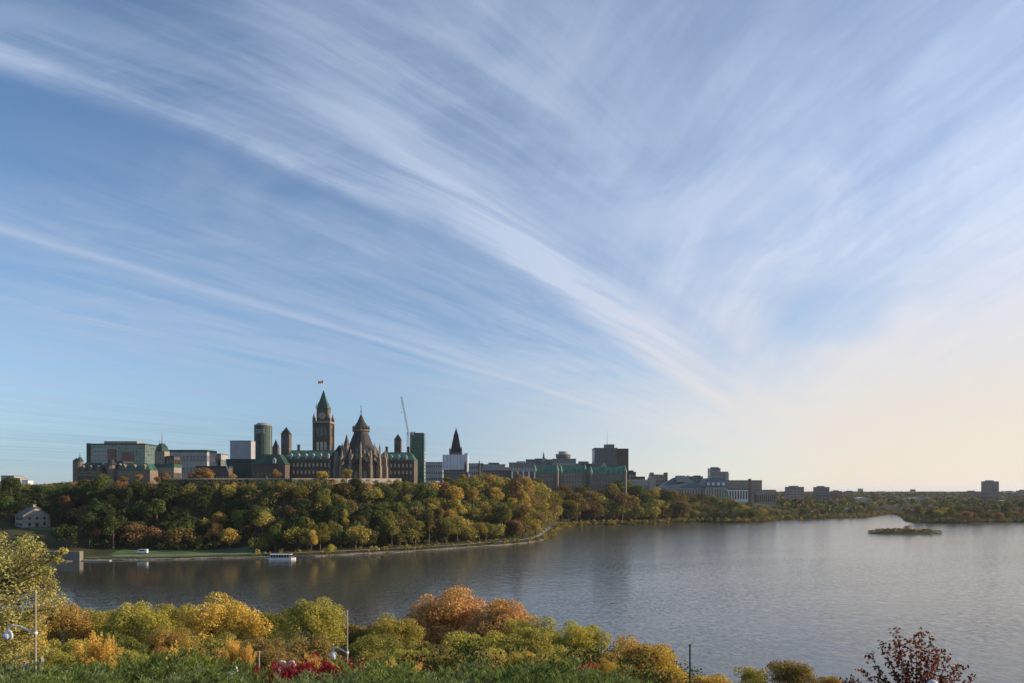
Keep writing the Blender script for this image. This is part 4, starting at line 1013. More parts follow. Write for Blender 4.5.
# ---- copper-roofed government blocks
def gov(label, px0, px1, ye, yr, Y, bays, rot=0.0):
    e, k, z0 = place('copper_roofed_block', label, 'building', (px0+px1)/2, Y, rot); w = (px1-px0)*k/2
    he, hr = PZ(ye, Y)-z0, PZ(yr, Y)-z0; d_ = 26
    MB().box(-w, w, 0, d_, 0, he).build('wall', M['stone_grey'] if bays % 2 else M['concrete_warm'], e)
    r = MB().pyr(-w-.6, w+.6, -.6, d_+.6, he+.003, hr, .84).build('roof', M['copper_pale'], e)
    for i in range(bays):
        x = -w+2*w*(i+.5)/bays
        MB().box(x-1.1, x+1.1, -.5, 3, he+.4, he+3.2).gable(x-1.5, x+1.5, -.8, 3.2, he+3.2, he+5).build('dormer', M['copper_pale'], r)
    for sx in (-1, 1): MB().frust(sx*(w-1.4), -.2, 2.6, 2.6, 0, he+2, 8).build('corner_turret', M['stone_grey'], e); MB().frust(sx*(w-1.4), -.2, 3.0, .1, he+2.003, hr+2.5, 8).build('turret_roof', M['copper_pale'], e)
    windows(e, -w+4, w-4, [3+i*(he-3)/5 for i in range(5)], max(6, int(2*w/4.6)), 1.6, (he-3)/5*.55, 'glass_dark')
    return e, k, z0, w, he, hr
gov('square stone block with green roof left of its two copper-roofed neighbours', 533.5, 558, 472.5, 465.2, 880, 5)
gov('middle stone block with green copper roof and bright dormers', 559.5, 586, 473, 465.5, 890, 6)
x_ = gov('wide stone block with green copper roof and central pointed gable', 589.5, 626, 474, 467, 885, 7)
MB().frust(-4, 8, 6, .1, x_[5]-1, x_[5]+6.5, 4).build('central_spirelet', M['copper_pale'], x_[0])
MB().box(x_[3]*.55, x_[3]+.3, 2, 20, x_[5]+.003, x_[5]+1.6).build('roof_ridge', M['copper_pale'], x_[0])
e, k, z0 = place('thin_spire_tower', 'thin green copper spire rising over the first copper-roofed block', 'tower', 543.7, 920)
zz = lambda y: PZ(y, 920)-z0
MB().box(-2.9, 2.9, 0, 5.8, 0, zz(461)).build('wall', M['stone_grey'], e); MB().frust(0, 2.9, 4.2, 2.2, zz(461)+.003, zz(458), 4).frust(0, 2.9, 2.2, 0, zz(458)+.003, zz(450.8), 4).build('spire', M['copper_pale'], e)
# ---- right group
block('round_shouldered_block', 'dark block with domed plant right of the black tower', 'building', 626.5, 636, 471.8, 1150, 20, 'brick_dark', pent=(.2,.8,2.6,'brick_dark'), floors=3, cols=4, wm='concrete')
block('low_brown_block', 'low brown block with flat roof behind the beige hall', 'building', 634, 645, 476.5, 1120, 20, 'brick_dark', floors=2, cols=5, wm='concrete')
e, k, z0, w, h = block('beige_hall', 'long low beige stone hall with pale green roof', 'building', 626.5, 655, 479.6, 930, 22, 'lime', roof='tin', rim=1.8, floors=2, cols=10, wh=.45)
MB().box(w-5.5*k, w+.4, -1, 14, 0, h+2.0).gable(w-5.7*k, w+.6, -1.2, 14.4, h+2.003, h+5).build('end_pavilion', M['lime'], e)
e, k, z0, w, h = block('twin_headed_tower', 'brown apartment slab with two raised corner heads', 'apartment block', 651, 667.5, 474.5, 1180, 20, 'concrete_warm', roof='brick_red', floors=6, cols=7, rim=.8)
for sx in (-1, 1): MB().box(sx*w-4.2 if sx > 0 else -w-.3, w+.3 if sx > 0 else -w+4.8, -.4, 12, 0.2, h+3.4).build('corner_head', M['brick_red'], e)
# supreme court
Y_ = 1000; e, k, z0 = place('supreme_court', 'wide pale stone court with steep blue-grey roof', 'courthouse', 682.5, Y_)
zz = lambda y: PZ(y, Y_)-z0; xx_ = lambda p: (p-682.5)*k
MB().box(xx_(661.5), xx_(704), 0, 34, 0, zz(487.6)).build('wall', M['lime'], e)
MB().hip(xx_(660.8), xx_(704.6), -.8, 34.8, zz(487.6)+.003, zz(477.5), 22).build('roof', M['roof_blue'], e)
windows(e, xx_(662.5), xx_(703), [zz(497.3)+.5], 15, 1.3, 11, 'glass_dark', name='tall_window')
MB().box(xx_(678), xx_(686.5), 6, 18, zz(482), zz(475.5)).box(xx_(688), xx_(690), 6, 9, zz(480), zz(475.4)).build('roof_plant', M['lime'], e)
MB().box(xx_(704), xx_(726), -6, 30, 0, zz(487.2)).build('side_wing_wall', M['lime'], e)
r = MB().pyr(xx_(703.5), xx_(726.5), -6.6, 30.6, zz(487.2)+.003, zz(478.2), .72).build('side_wing_roof', M['roof_blue'], e)
for i in range(4): MB().box(xx_(706+i*5), xx_(708.5+i*5), -6.2, 0, zz(485.4), zz(482.6)).build('dormer', M['white'], r)
windows(e, xx_(704.8), xx_(725.5), [zz(497.3)+.5], 8, 1.2, 11, 'glass_dark', y=-6, name='tall_window')
block('low_plant_block', 'low grey roofed block behind the blue-roofed court', 'building', 688, 703, 476.3, 1150, 20, 'concrete_dark', pent=(.5,.9,1.6,'slate'), floors=1, cols=6, wm='concrete')
e, k, z0, w, h = block('stepped_tower', 'stepped dark glass apartment tower right of the blue-roofed court', 'tower', 710.5, 720.5, 468.2, 1250, 18, 'glass_blue', roof='slate', pent=(.2,.9,2.0,'slate'), floors=7, cols=4, wm='concrete', wh=.3)
MB().box(w+.003, w+8.5*k, 4, 20, 0, h-6).build('lower_wing', M['glass_mid'], e); MB().box(w+5*k, w+8.7*k, 2, 4, 0, h-8).build('end_bay', M['concrete'], e)
block('grey_archive_slab', 'wide windowless grey slab right of the stepped glass tower', 'building', 730.5, 762, 480.2, 1200, 26, 'concrete_warm', roof='concrete_dark', rim=1.4, floors=1, cols=9, wm='concrete_dark', wh=.6, ww=.12)
block('brown_chimney_block', 'slim brown brick stack in front of the wide grey slab', 'stack', 749, 751.2, 478.8, 1150, 4, 'brick_red', roof='brick_dark')
block('long_low_pavilion', 'long low white and dark pavilion below the wide grey slab', 'building', 726, 748, 489, 1080, 20, 'white', roof='slate', rim=1.2, floors=1, cols=8, ww=.55, wh=.7)
block('brown_depot', 'long low brown building right of the brick stack', 'building', 757, 776, 489.8, 1130, 14, 'concrete_warm', roof='brick_red', rim=1.0, floors=1, cols=9, wm='glass_dark')
for px0, px1, yt, Y_, wl, lb in ((786.5,804,486.8,1500,'concrete_warm','square brown apartment block left of two on the flats'),(815,829.5,487,1500,'glass_blue','dark glass block, right of two square blocks on the flats'),
        (859,863,488.6,2400,'concrete','thin far tower left on the horizon'),(878,885,491.3,2300,'concrete_warm','tiny low brown block on the horizon'),(911.5,915.5,489.3,2600,'glass_blue','thin blue far tower above the island'),
        (966,980,491.4,1900,'brick_red','long low brown far block left of the single tower'),(984,999,481.3,1500,'glass_blue','lone tall blue-grey tower at the far right'),(1005,1016,491.6,2100,'concrete','low pale far block right of the lone tower'),
        (832,842,491.0,2000,'brick_dark','flat dark far block right of the dark glass block'),(845,856,491.4,2100,'concrete_dark','low grey far block between dark block and thin tower'),(1019,1030,490.6,1700,'concrete_warm','pale far block at the right edge')):
    block('distant_block', lb, 'building', px0, px1, yt, Y_, 9, wl, z=20, floors=5 if px1-px0 > 12 and yt < 489 else 0, cols=5, wm='concrete_dark', wh=.4, roof='concrete_dark', pent=(.2,.7,2.2,'concrete_dark') if px1-px0 > 9 else None)
for px0, px1, y_, Y_, lb, rm in ((858,868,497.5,1350,'small white-roofed shed among the far trees','white'),(905,932,497.8,1500,'long pale industrial shed in the far woods','tin'),(1000,1008,500.5,1300,'bright white shed roof at the right','white'),
        (943,948,506.5,1120,'tiny white house near the spit shore','white'),(846,854,508.5,1150,'small pale house near the shore left of the inlet','lime')):
    e, k, z0 = place('low_shed', lb, 'shed', (px0+px1)/2, Y_); w = (px1-px0)*k/2; h = max(PZ(y_, Y_)-z0, 5)
    MB().box(-w, w, 0, 14, 0, h-1.6).build('wall', M['concrete'], e); MB().gable(-w-.4, w+.4, -.4, 14.4, h-1.597, h+.6).build('roof', M[rm], e)

# ================================================================== along the hilltop
def hilltop(px, Y=505): x = PX(px, Y); return x, Y, hz(x, Y)
# clipped hedge-like ivy wall along the cliff edge, and the pale parapet behind it
hp = [(*q, hz(*q)) for q in [shore_offset(p, 90) for p in range(160, 340, 6)]]
rg = np.random.default_rng(77); n_ = 9000; t_ = rg.random(n_)*(len(hp)-1.001); i_ = t_.astype(int); H_ = np.array(hp)
base = H_[i_]+(H_[i_+1]-H_[i_])*(t_-i_)[:,None]
C_ = base.copy(); C_[:,1] += rg.uniform(-1.2, 1.2, n_); top_ = CAMZ+(HY-479.4)/F*base[:,1]; C_[:,2] = top_-4.5*rg.random(n_)**1.2
N_ = unit(rg.normal(size=(n_,3))); U_ = unit(np.cross(N_, rg.normal(size=(n_,3)))); V_ = np.cross(N_, U_)
o = bpy.data.objects.new('hedge', quads_mesh('hedge', C_, U_*.4, V_*.4, M['leaf_far'])); COL.objects.link(o); tint(o, 'dark green', R1, .8)
tag(o, 'long dark hedge running level along the cliff edge below the parliament', 'hedge')
m_ = MB()
pw = [(*q, hz(*q)) for q in [shore_offset(p, 97) for p in range(160, 405, 11)]]
for a, b_ in zip(pw[:-1], pw[1:]):
    za, zb = PZ(478.4, a[1]), PZ(478.4, b_[1]); m_.add([(a[0],a[1],a[2]-.5),(b_[0],b_[1],b_[2]-.5),(b_[0],b_[1]+.5,b_[2]-.5),(a[0],a[1]+.5,a[2]-.5),(a[0],a[1],za),(b_[0],b_[1],zb),(b_[0],b_[1]+.5,zb),(a[0],a[1]+.5,za)], [(0,1,5,4),(4,5,6,7),(2,3,7,6),(1,2,6,5),(3,0,4,7)])
tag(m_.build('parapet_wall', M['stone_house']), 'long low pale stone parapet along the hilltop behind the hedge', 'wall')
# parked vehicles, tents, statue
def car(label, px, Y, body, L=4.6, Hh=1.5, rz=0.0, name='parked_car', cat='car', van=False):
    x, y, h = hilltop(px, Y); e = thing(name, label, cat, (x, y, h+.05), rz)
    a = L/2; m_ = MB()
    if van: m_.prism([(0,0)], 0, 0) if False else None
    pr = [(-a,.35),(-a,Hh*.55),(-a*.82,Hh*.62),(-a*.5,Hh),(a*.45,Hh),(a*.8,Hh*.62),(a,Hh*.52),(a,.35)] if not van else [(-a,.35),(-a,Hh*.5),(-a*.86,Hh*.6),(-a*.68,Hh),(a,Hh),(a,.35)]
    k_ = len(pr); m_.add([(p, -.9, q) for p, q in pr]+[(p, .9, q) for p, q in pr], [tuple(range(k_)), tuple(reversed(range(k_, 2*k_)))]+[(i, i+k_, (i+1) % k_+k_, (i+1) % k_) for i in range(k_)])
    m_.build('body', M[body], e)
    MB().box(-a*.55, a*.5, -.92, -.88, Hh*.62, Hh*.9).box(-a*.55, a*.5, .88, .92, Hh*.62, Hh*.9).build('side_window', M['glass_dark'], e)
    wl = MB().tube((0,-.12,0), (0,.12,0), .34, .34, 12).mesh('wheel', M['iron'])
    for sx in (-.62, .62):
        for sy in (-.8, .8): o = bpy.data.objects.new('wheel', wl); COL.objects.link(o); o.parent = e; o.location = (a*sx, sy, .34)
    return e
for px, b_, lb in ((275,'white','white car parked on the hilltop, leftmost of the parked row'),(279.5,'car_dark','dark car parked in the hilltop row beside the leftmost white one'),(284,'white','white car parked in the middle of the hilltop row'),
                   (288.5,'tin','silver car parked on the hilltop right of the middle white one'),(294,'white','white car parked at the right end of the hilltop row')):
    car(lb, px, 560, b_)
car('large white van parked at the hilltop edge left of the wrapped tower', 429, 560, 'white', 9.5, 3.2, name='delivery_van', cat='van', van=True)
car('white truck parked on the riverside lawn', 142.5, 418, 'white', 6.2, 2.6, name='parked_truck', cat='truck', van=True)
x, y, h = hilltop(267, 560); e = thing('statue', 'pale statue on a white pedestal on the hilltop', 'statue', (x, y, h))
MB().box(-1.1,1.1,-1.1,1.1,0,3.2).box(-.8,.8,-.8,.8,3.203,3.8).build('pedestal', M['lime'], e)
MB().frust(0,0,.55,.32,3.8,5.6,8).frust(0,0,.34,.5,5.603,6.4,8).ball((0,0,6.8),.3).tube((.3,0,6.2),(.8,-.3,5.6),.14).build('figure', M['white'], e)
for px, Y_, w_, lb in ((236,600,2.2,'small white tent on the hilltop, left of two'),(240.5,600,2.0,'small white tent on the hilltop, right of two'),(437,600,4.5,'large white event tent behind the parked van')):
    x, y, h = hilltop(px, Y_); e = thing('event_tent', lb, 'tent', (x, y, h)); MB().box(-w_,w_,-2,2,0,2.6).build('side_cloth', M['white'], e); MB().pyr(-w_-.2,w_+.2,-2.2,2.2,2.603,4.2).build('roof_cloth', M['white'], e)

# ---- the stone house by the locks
Y_ = 497; e, k, z0 = place('stone_house', 'gabled stone house standing alone below the wooded cliff', 'house', 37, Y_-2, radians(54), z=14.4)
wz = PZ(515.5, Y_)-z0; rz_ = PZ(507.3, Y_)-z0
MB().box(-8.6, 8.6, 0, 15, 0, wz).gable(-8.6, 8.6, .001, 14.999, wz, rz_-.5).build('wall', M['stone_house'], e)
m_ = MB(); 
for sx in (-1, 1): m_.add([(sx*9.5,-.7,wz-.5),(sx*9.5,15.7,wz-.5),(0,15.7,rz_),(0,-.7,rz_),(sx*9.5,-.7,wz-.1),(sx*9.5,15.7,wz-.1),(0,15.7,rz_+.4),(0,-.7,rz_+.4)], [(0,1,2,3),(7,6,5,4),(0,3,7,4),(1,0,4,5),(2,1,5,6)])
r = m_.build('roof', M['old_tin'], e); MB().box(-.9,.9,4,5.8,rz_-.8,rz_+1.8).box(-1.1,1.1,3.8,6,rz_+1.8,rz_+2.2).build('chimney', M['stone_house'], r)
windows(e, -7, 7, [wz-2.9], 3, 1.3, 1.9, 'glass_dark'); windows(e, -7, 7, [2.3], 3, 1.4, 2.3, 'glass_dark', gap=2)
windows(e, 1, 14, [wz-3.2, 2.3], 5, 1.2, 1.9, 'glass_dark', side=-8.6)
MB().box(-1.1,1.1,-.15,0,.9,4.3).build('door', M['brick_dark'], e)

# ---- lock wall, jetty, moored boat, signs
Y0 = 398
def wall_run(name, label, pts, z0_, z1_, th, m):
    mb = MB()
    for a, b_ in zip(pts[:-1], pts[1:]):
        mb.add([(a[0],a[1],z0_),(b_[0],b_[1],z0_),(b_[0],b_[1]+th,z0_),(a[0],a[1]+th,z0_),(a[0],a[1],z1_),(b_[0],b_[1],z1_),(b_[0],b_[1]+th,z1_),(a[0],a[1]+th,z1_)], [(0,1,5,4),(4,5,6,7),(2,3,7,6),(1,2,6,5),(3,0,4,7)])
    return tag(mb.build(name, M[m]), label, 'wall')
wall_run('lock_wall', 'pale stone canal lock wall at the water left of the lawn', [(PX(44,394),394),(PX(79.5,394),394)], -3, PZ(551.5,394), 3.5, 'stone_grey')
wall_run('quay_wall', 'low stone quay running inland behind the lock wall', [(PX(10,430),430),(PX(62,430),430)], -1, 4.2, 1.0, 'stone_grey')
e = thing('floating_dock', 'thin pale floating dock lying along the lawn shore', 'dock', (PX(96, 396.5), 396.5, 0)); MB().box(-8.5, 8.5, -1.2, 1.2, -.2, .45).build('deck', M['concrete'], e)
for sx in (-7, 0, 7): MB().tube((sx, 1.3, -2), (sx, 1.3, 1.5), .15).build('pile', M['bark'], e)
Yb = 405; e = thing('tour_boat', 'white tour boat with long roof moored below the cliff', 'boat', (PX(282.5, Yb), Yb, 0), radians(1.5))
hull = [(-7.6,-1.9),(5.6,-1.9),(7.6,-.6),(7.9,0),(7.6,.6),(5.6,1.9),(-7.6,1.9)]
MB().prism(hull, -.4, 1.15).build('hull', M['white'], e)
MB().prism([(x_*1.01, y_*1.03) for x_, y_ in hull], 1.153, 1.3).build('rub_rail', M['lead'], e)
MB().box(-6.6, 4.4, -1.6, 1.6, 1.303, 2.9).build('cabin', M['glass_dark'], e)
for i in range(8): MB().box(-6.6+i*1.55, -6.45+i*1.55, -1.66, -1.6, 1.31, 2.9).build('window_post', M['white'], e)
MB().box(-7.2, 5.4, -1.95, 1.95, 2.903, 3.15).build('roof', M['white'], e)
MB().tube((-7.4,-1.6,1.3), (-7.4,-1.6,2.9), .06).tube((-7.4,1.6,1.3), (-7.4,1.6,2.9), .06).build('rail_post', M['lead'], e)
e = thing('gangway', 'short white gangway float at the left end of the tour boat', 'gangway', (PX(268.5, 406.5), 407, 0)); MB().box(-2.6,2.6,-1,1,-.2,.6).build('deck', M['concrete'], e); MB().tube((-2.4,-.9,.6),(-2.4,-.9,1.7),.06).tube((2.4,-.9,.6),(2.4,-.9,1.7),.06).tube((-2.4,-.9,1.7),(2.4,-.9,1.7),.05).build('handrail', M['white'], e)
# pale bare bush on the island
rg = np.random.default_rng(5); P, U, V, c, cr = crown_arrays(rg, 5.0, 6.5, 14, 900, .6)
P[:,2] += 3.6; c = c+np.array([0,0,3.6]); x, y = PX(908, 660), 660
me = quads_mesh('bare_bush', P, U, V, M['leaf_far'], limbs(MB(), (0,0,0), c, .15, rg, 8)); o = bpy.data.objects.new('bare_bush', me); COL.objects.link(o); o.location = (x, y, hz(x, y))
o['tint_a'] = [.42,.31,.27]; o['tint_b'] = [.34,.24,.20]; tag(o, 'pale pinkish half-bare bush on the small island', 'bush')
e = thing('rock_cairn', 'small pale rock pile left of the bush on the island', 'rocks', (PX(901,662), 662, hz(PX(901,662),662)))
MB().ball((0,0,.3),1.1,8,5,.7).ball((1.3,.2,.2),.8,8,5,.7).ball((-1.2,.4,.2),.7,8,5,.7).build('boulders', M['stone_grey'], e)
# trees on the plateau
def plateau_tree(px, Y, kind, size, label, z=None, me=0, cat='tree', name='broadleaf_tree'):
    x = PX(px, Y); o = bpy.data.objects.new(name, FAR[me]); COL.objects.link(o); o.location = (x, Y, (hz(x, Y) if z is None else z)-.4); o.scale = (size,)*3; tint(o, kind, R1); return tag(o, label, cat)
for a in ((204,590,'rust brown',2.0,'large round brown tree on the hilltop left of the grey block',None,2),(193,585,'rust brown',1.1,'small brown tree left of the large round one on the hilltop',None,1),
          (166,580,'orange',.9,'low orange tree on the hilltop below the cupola tower',None,3),(157,575,'rust brown',.8,'low rusty tree below the stone hall',None,4),
          (139,575,'orange',.95,'orange tree in front of the chateau hotel, right of three',None,5),(123,578,'rust brown',.95,'rusty tree in front of the chateau hotel, middle of three',None,6),(88,575,'rust brown',.95,'rusty tree in front of the chateau hotel, left of three',None,7),
          (447,640,'olive green',1.0,'olive tree on the hilltop left below the wrapped tower',None,8),(463,640,'yellow green',1.05,'yellow-green tree on the hilltop right below the wrapped tower',None,9),(472,640,'dark green',.9,'dark tree on the hilltop right of the wrapped tower',None,10)):
    plateau_tree(*a)
# ================================================================== the near slope: trees, shrubs, lamps
def near_crowns(nm, R, Hc, ncl, n, leaf, seeds, rc=(.2,.36), mt='leaf'):
    out_ = []
    for sd in seeds:
        rg = np.random.default_rng(sd); P, U, V, c, cr = crown_arrays(rg, R, Hc, ncl, n, leaf, rc=rc, spread=1.12)
        tr = limbs(MB(), (0, 0, -Hc*.5-2.2), c, .055*R, rg, 12)
        out_.append((quads_mesh(nm, P, U, V, M[mt]), tr.mesh('trunk', M['bark']), Hc))
    return out_
ROUND = near_crowns('crown', 4.0, 7.4, 70, 26000, .175, (201,202,203,204,205), rc=(.13,.30))
SMALL = near_crowns('crown', 2.0, 3.6, 44, 10000, .11, (211,212,213), rc=(.13,.28), mt='leaf_fine')
TALL  = near_crowns('crown', 1.15, 3.6, 34, 6500, .10, (221,222), rc=(.18,.36), mt='leaf_fine')
SPARSE = near_crowns('crown', 4.2, 5.0, 46, 9500, .20, (231,), rc=(.14,.26), mt='leaf_fine')
def plumes(sd, R=1.15, Hc=3.6, n_p=34, nl=190, leaf=.10):
    """upright feathery shrub: many leafy plumes, the tallest in the middle"""
    rg = np.random.default_rng(sd); C, U, V, T = [], [], [], []; tm = MB(); z0 = -Hc*.5
    for i in range(n_p):
        r_ = R*.8*rg.random()**.6; a = rg.uniform(0, 6.28); lean = rg.uniform(.15, .5)
        top = Hc*(1-.55*(r_/R)**1.3)*rg.uniform(.72, 1.0); b0 = np.array([r_*cos(a)*.45, r_*sin(a)*.45, z0]); b1 = np.array([r_*cos(a)*(1+lean), r_*sin(a)*(1+lean), z0+top])
        t = rg.random(nl)**.75; rad = .20*np.sin(np.pi*np.clip(t*.9+.06, 0, 1))**.7+.02
        c0 = b0+(b1-b0)*t[:,None]; e_ = unit(rg.normal(size=(nl,3)))*np.array([1,1,.5]); P = c0+e_*rad[:,None]*rg.random((nl,1))**.4
        d = unit((b1-b0)[None,:]*.6+e_*1.1); n_ = unit(np.cross(d, rg.normal(size=(nl,3)))); s_ = leaf*rg.uniform(.6,1.3,nl)[:,None]*.5
        C.append(P); U.append(d*s_); V.append(n_*s_*.8); tm.tube(b0, tuple(b0+(b1-b0)*.9), .018, .005, 4)
    tm.tube((0,0,z0-2.2), (0,0,z0+.1), .06, .04, 6)
    return (quads_mesh('crown', np.vstack(C), np.vstack(U), np.vstack(V), M['leaf_fine']), tm.mesh('trunk', M['bark']), Hc)
TALL = [plumes(221), plumes(222), plumes(223)]
def near_tree(px, ytop, Y, kindset, hwpx, label, a, b_, idx, name='autumn_tree', cat='tree', group=None, sz=1.0):
    """crown hwpx wide on each side of px, its top at picture row ytop when seen from the terrace"""
    me, tr, Hc = kindset[idx % len(kindset)]; R = {id(ROUND):4.0, id(SMALL):2.0, id(TALL):1.15, id(SPARSE):4.2}[id(kindset)]
    sxy = hwpx/F*Y/R*1.08; szz = sxy*sz
    x = PX(px, Y); zc = PZ(ytop, Y) - Hc*.5*szz*.96; g = hz(x, Y)
    e = thing(name, label, cat, (x, Y, g), random.uniform(0, 6.28), group)
    c_ = bpy.data.objects.new('crown', me); t_ = bpy.data.objects.new('trunk', tr)
    for o in (c_, t_): COL.objects.link(o); o.parent = e; o.location = (0, 0, zc-g); o.scale = (sxy, sxy, szz)
    c_['tint_a'] = list(a); c_['tint_b'] = list(b_)
    return e
GO=((.74,.50,.110),(.44,.36,.080)); YG=((.54,.47,.100),(.31,.30,.070)); OL=((.25,.24,.065),(.42,.34,.080)); OR=((.68,.38,.150),(.48,.30,.110))
BR=((.36,.25,.090),(.25,.20,.065)); DG=((.15,.17,.045),(.27,.25,.065)); RY=((.52,.25,.090),(.50,.40,.08)); OB=((.50,.29,.100),(.34,.28,.07))
# back row, against the water
for a in ((  8,606,66,ROUND,40,'rusty orange-brown tree at the far left of the near slope',*OB,0), (58,601,74,ROUND,34,'orange-brown tree beside the left lamp post',*OB,1),
          (98,607,78,ROUND,30,'olive tree right of the orange-brown one by the left lamp',*OL,2), (135,601,72,ROUND,36,'yellow-green tree in the back row between olive trees',*YG,3),
          (178,598,76,ROUND,30,'tall dark olive tree with a pointed top in the back row',*OL,0), (226,597,68,ROUND,46,'broad golden-yellow tree in the back row',*GO,1),
          (272,609,76,ROUND,26,'thin dark green tree right of the broad golden one',*DG,2), (312,597,66,ROUND,34,'rounded yellow-green tree left of the middle lamp post',*YG,3),
          (352,617,72,ROUND,34,'brownish tree behind the middle lamp post',*BR,0), (392,614,70,ROUND,32,'olive tree between the middle lamp and the big orange tree',*OL,2),
          (445,588,80,ROUND,50,'largest tree, orange crown spreading in the middle of the slope',*OR,1),(497,598,76,ROUND,44,'orange tree on the right shoulder of the largest orange tree',*OR,4),
          (534,613,70,ROUND,40,'olive-gold tree right of the largest orange tree',*YG,0), (580,621,66,ROUND,30,'yellow-green tree left of the red-tinged bush',*YG,2)):
    near_tree(*a)
# middle row
for a in (( 20,630,55,ROUND,40,'ochre tree behind the left lamp globe',*GO,2), (62,636,56,ROUND,34,'golden-green tree between left lamp and small gold tree',*YG,0), (120,634,58,ROUND,36,'dark olive tree behind the small gold trees',*DG,3),
          (168,627,52,ROUND,26,'small orange-brown rounded tree in front of the tall olive',*OB,1), (215,634,56,ROUND,36,'olive tree below the broad golden tree',*OL,2), (262,632,54,ROUND,30,'brown-green tree behind the red bush',*BR,0),
          (310,634,52,ROUND,34,'bronze tree in front of the rounded yellow-green tree',*BR,3), (368,634,54,ROUND,38,'dark bronze tree right of the middle lamp globe',*DG,1), (418,634,56,ROUND,40,'olive bronze tree below the largest orange tree, left of two',*OL,0),
          (470,628,56,ROUND,44,'yellow-olive tree below the largest orange tree, right of two',*YG,2), (440,646,50,ROUND,32,'rusty brown thicket tree in the centre foreground',*BR,3), (524,636,54,ROUND,42,'golden olive tree right of centre',*OL,1),
          (570,646,50,ROUND,32,'green-gold tree beside the red-tinged bush',*YG,3)):
    near_tree(*a)
# front row
for a in (( 40,648,46,ROUND,26,'low ochre-green tree right below the left lamp arm',*OL,4), (75,650,44,ROUND,24,'low golden-green tree in front of the feathery gold trees, leftmost',*YG,1), (133,648,45,ROUND,24,'low green-gold tree between the two groups of gold trees',*YG,4),
          (205,648,45,ROUND,22,'low dark olive tree just left of the narrow golden pair',*OL,2), (275,648,45,ROUND,24,'low brown-olive tree above the red bushes',*BR,4), (372,650,43,ROUND,26,'low bronze-green tree just right of the middle lamp',*OL,3),
          (408,644,46,ROUND,26,'low yellow-olive tree above the golden shrub pair',*YG,0), (450,652,42,ROUND,26,'low olive tree in the centre foreground, left of two',*OL,1), (488,648,43,ROUND,28,'low golden-olive tree in the centre foreground, right of two',*YG,4),
          (528,650,42,ROUND,28,'low olive-gold tree above the right half of the junipers',*GO,2), (560,655,40,ROUND,24,'low yellow-green tree near the dark red bushes',*YG,3), (600,657,40,ROUND,24,'low orange-green tree left under the wide red-topped bush',*RY,0)):
    near_tree(*a)
near_tree(645,638,47,ROUND,46,'wide bush with red and orange top left of the thin green post',*RY,1,name='autumn_bush',cat='bush',sz=.9)
near_tree(612,652,45,SMALL,30,'small rusty bush left of the wide red-topped bush',*OB,0,name='autumn_bush',cat='bush')
near_tree(712,670,44,SMALL,30,'low golden bush right of the thin green post',*GO,1,name='autumn_bush',cat='bush')
near_tree(752,667,42,SMALL,26,'low yellow-green bush at the bottom, left of the brown twiggy one',*YG,2,name='autumn_bush',cat='bush')
near_tree(790,662,40,SPARSE,34,'brown twiggy bush at the bottom right of the low golden bushes',*BR,0,name='twiggy_bush',cat='bush')
near_tree(832,675,38,SMALL,18,'low rusty bush left of the dark red shrub',*OB,0,name='autumn_bush',cat='bush')
# small feathery gold trees just below the terrace
GO_=GO; GO=((.90,.60,.15),(.62,.44,.11))
for a in ((92,624,38,TALL,17,'small feathery orange-gold tree left of its pale green twin',*GO,0), (108,631,38,TALL,13,'small gold tree touching the feathery orange-gold one',*GO,1), (177,638,36,TALL,17,'feathery yellow tree with a green base, second of the gold trees',*GO,1),
          (231,632,38,TALL,11,'narrow upright golden tree, taller of the pair left of the red bush',*GO,0), (248,641,38,TALL,8,'narrow golden tree, shorter of the pair left of the red bush',*GO,1), (311,648,38,TALL,13,'little golden tree behind the red bush',*GO,0),
          (393,655,34,TALL,13,'low golden shrub right of the middle lamp post, left of two',*GO,1), (414,656,34,TALL,10,'low golden shrub right of the middle lamp post, right of two',*GO,0), (473,667,32,TALL,8,'tiny golden shrub in the green spreading junipers',*GO,1),(572,667,30,TALL,10,'tiny yellow shrub near the dark red leaves',*GO,0)):
    near_tree(*a, name='gold_shrub', cat='shrub')
GO=GO_
near_tree(38,668,30,SMALL,24,'low ochre shrub under the left lamp post',*YG,0,name='low_shrub',cat='shrub')
near_tree(10,655,34,SMALL,34,'mixed ochre and green shrub at the left edge',*OB,1,name='low_shrub',cat='shrub')
# leaves of the underwood between the near trees
pts = []; R4 = random.Random(21)
for _ in range(1300):
    Y = R4.uniform(38, 125); px = R4.uniform(-60, 735) 
    if px > 600 + (Y < 60)*120: continue
    x = PX(px, Y); g = hz(x, Y)
    if g > 1.5: pts.append((x, Y, g-.6, R4.uniform(.22,.42)))
wood_mass('slope_underwood', pts, .52, 480, 'tangled low underwood of bronze and green leaves on the near slope', 11, ['bronze green','olive green','dark green','rust brown','mid green'])

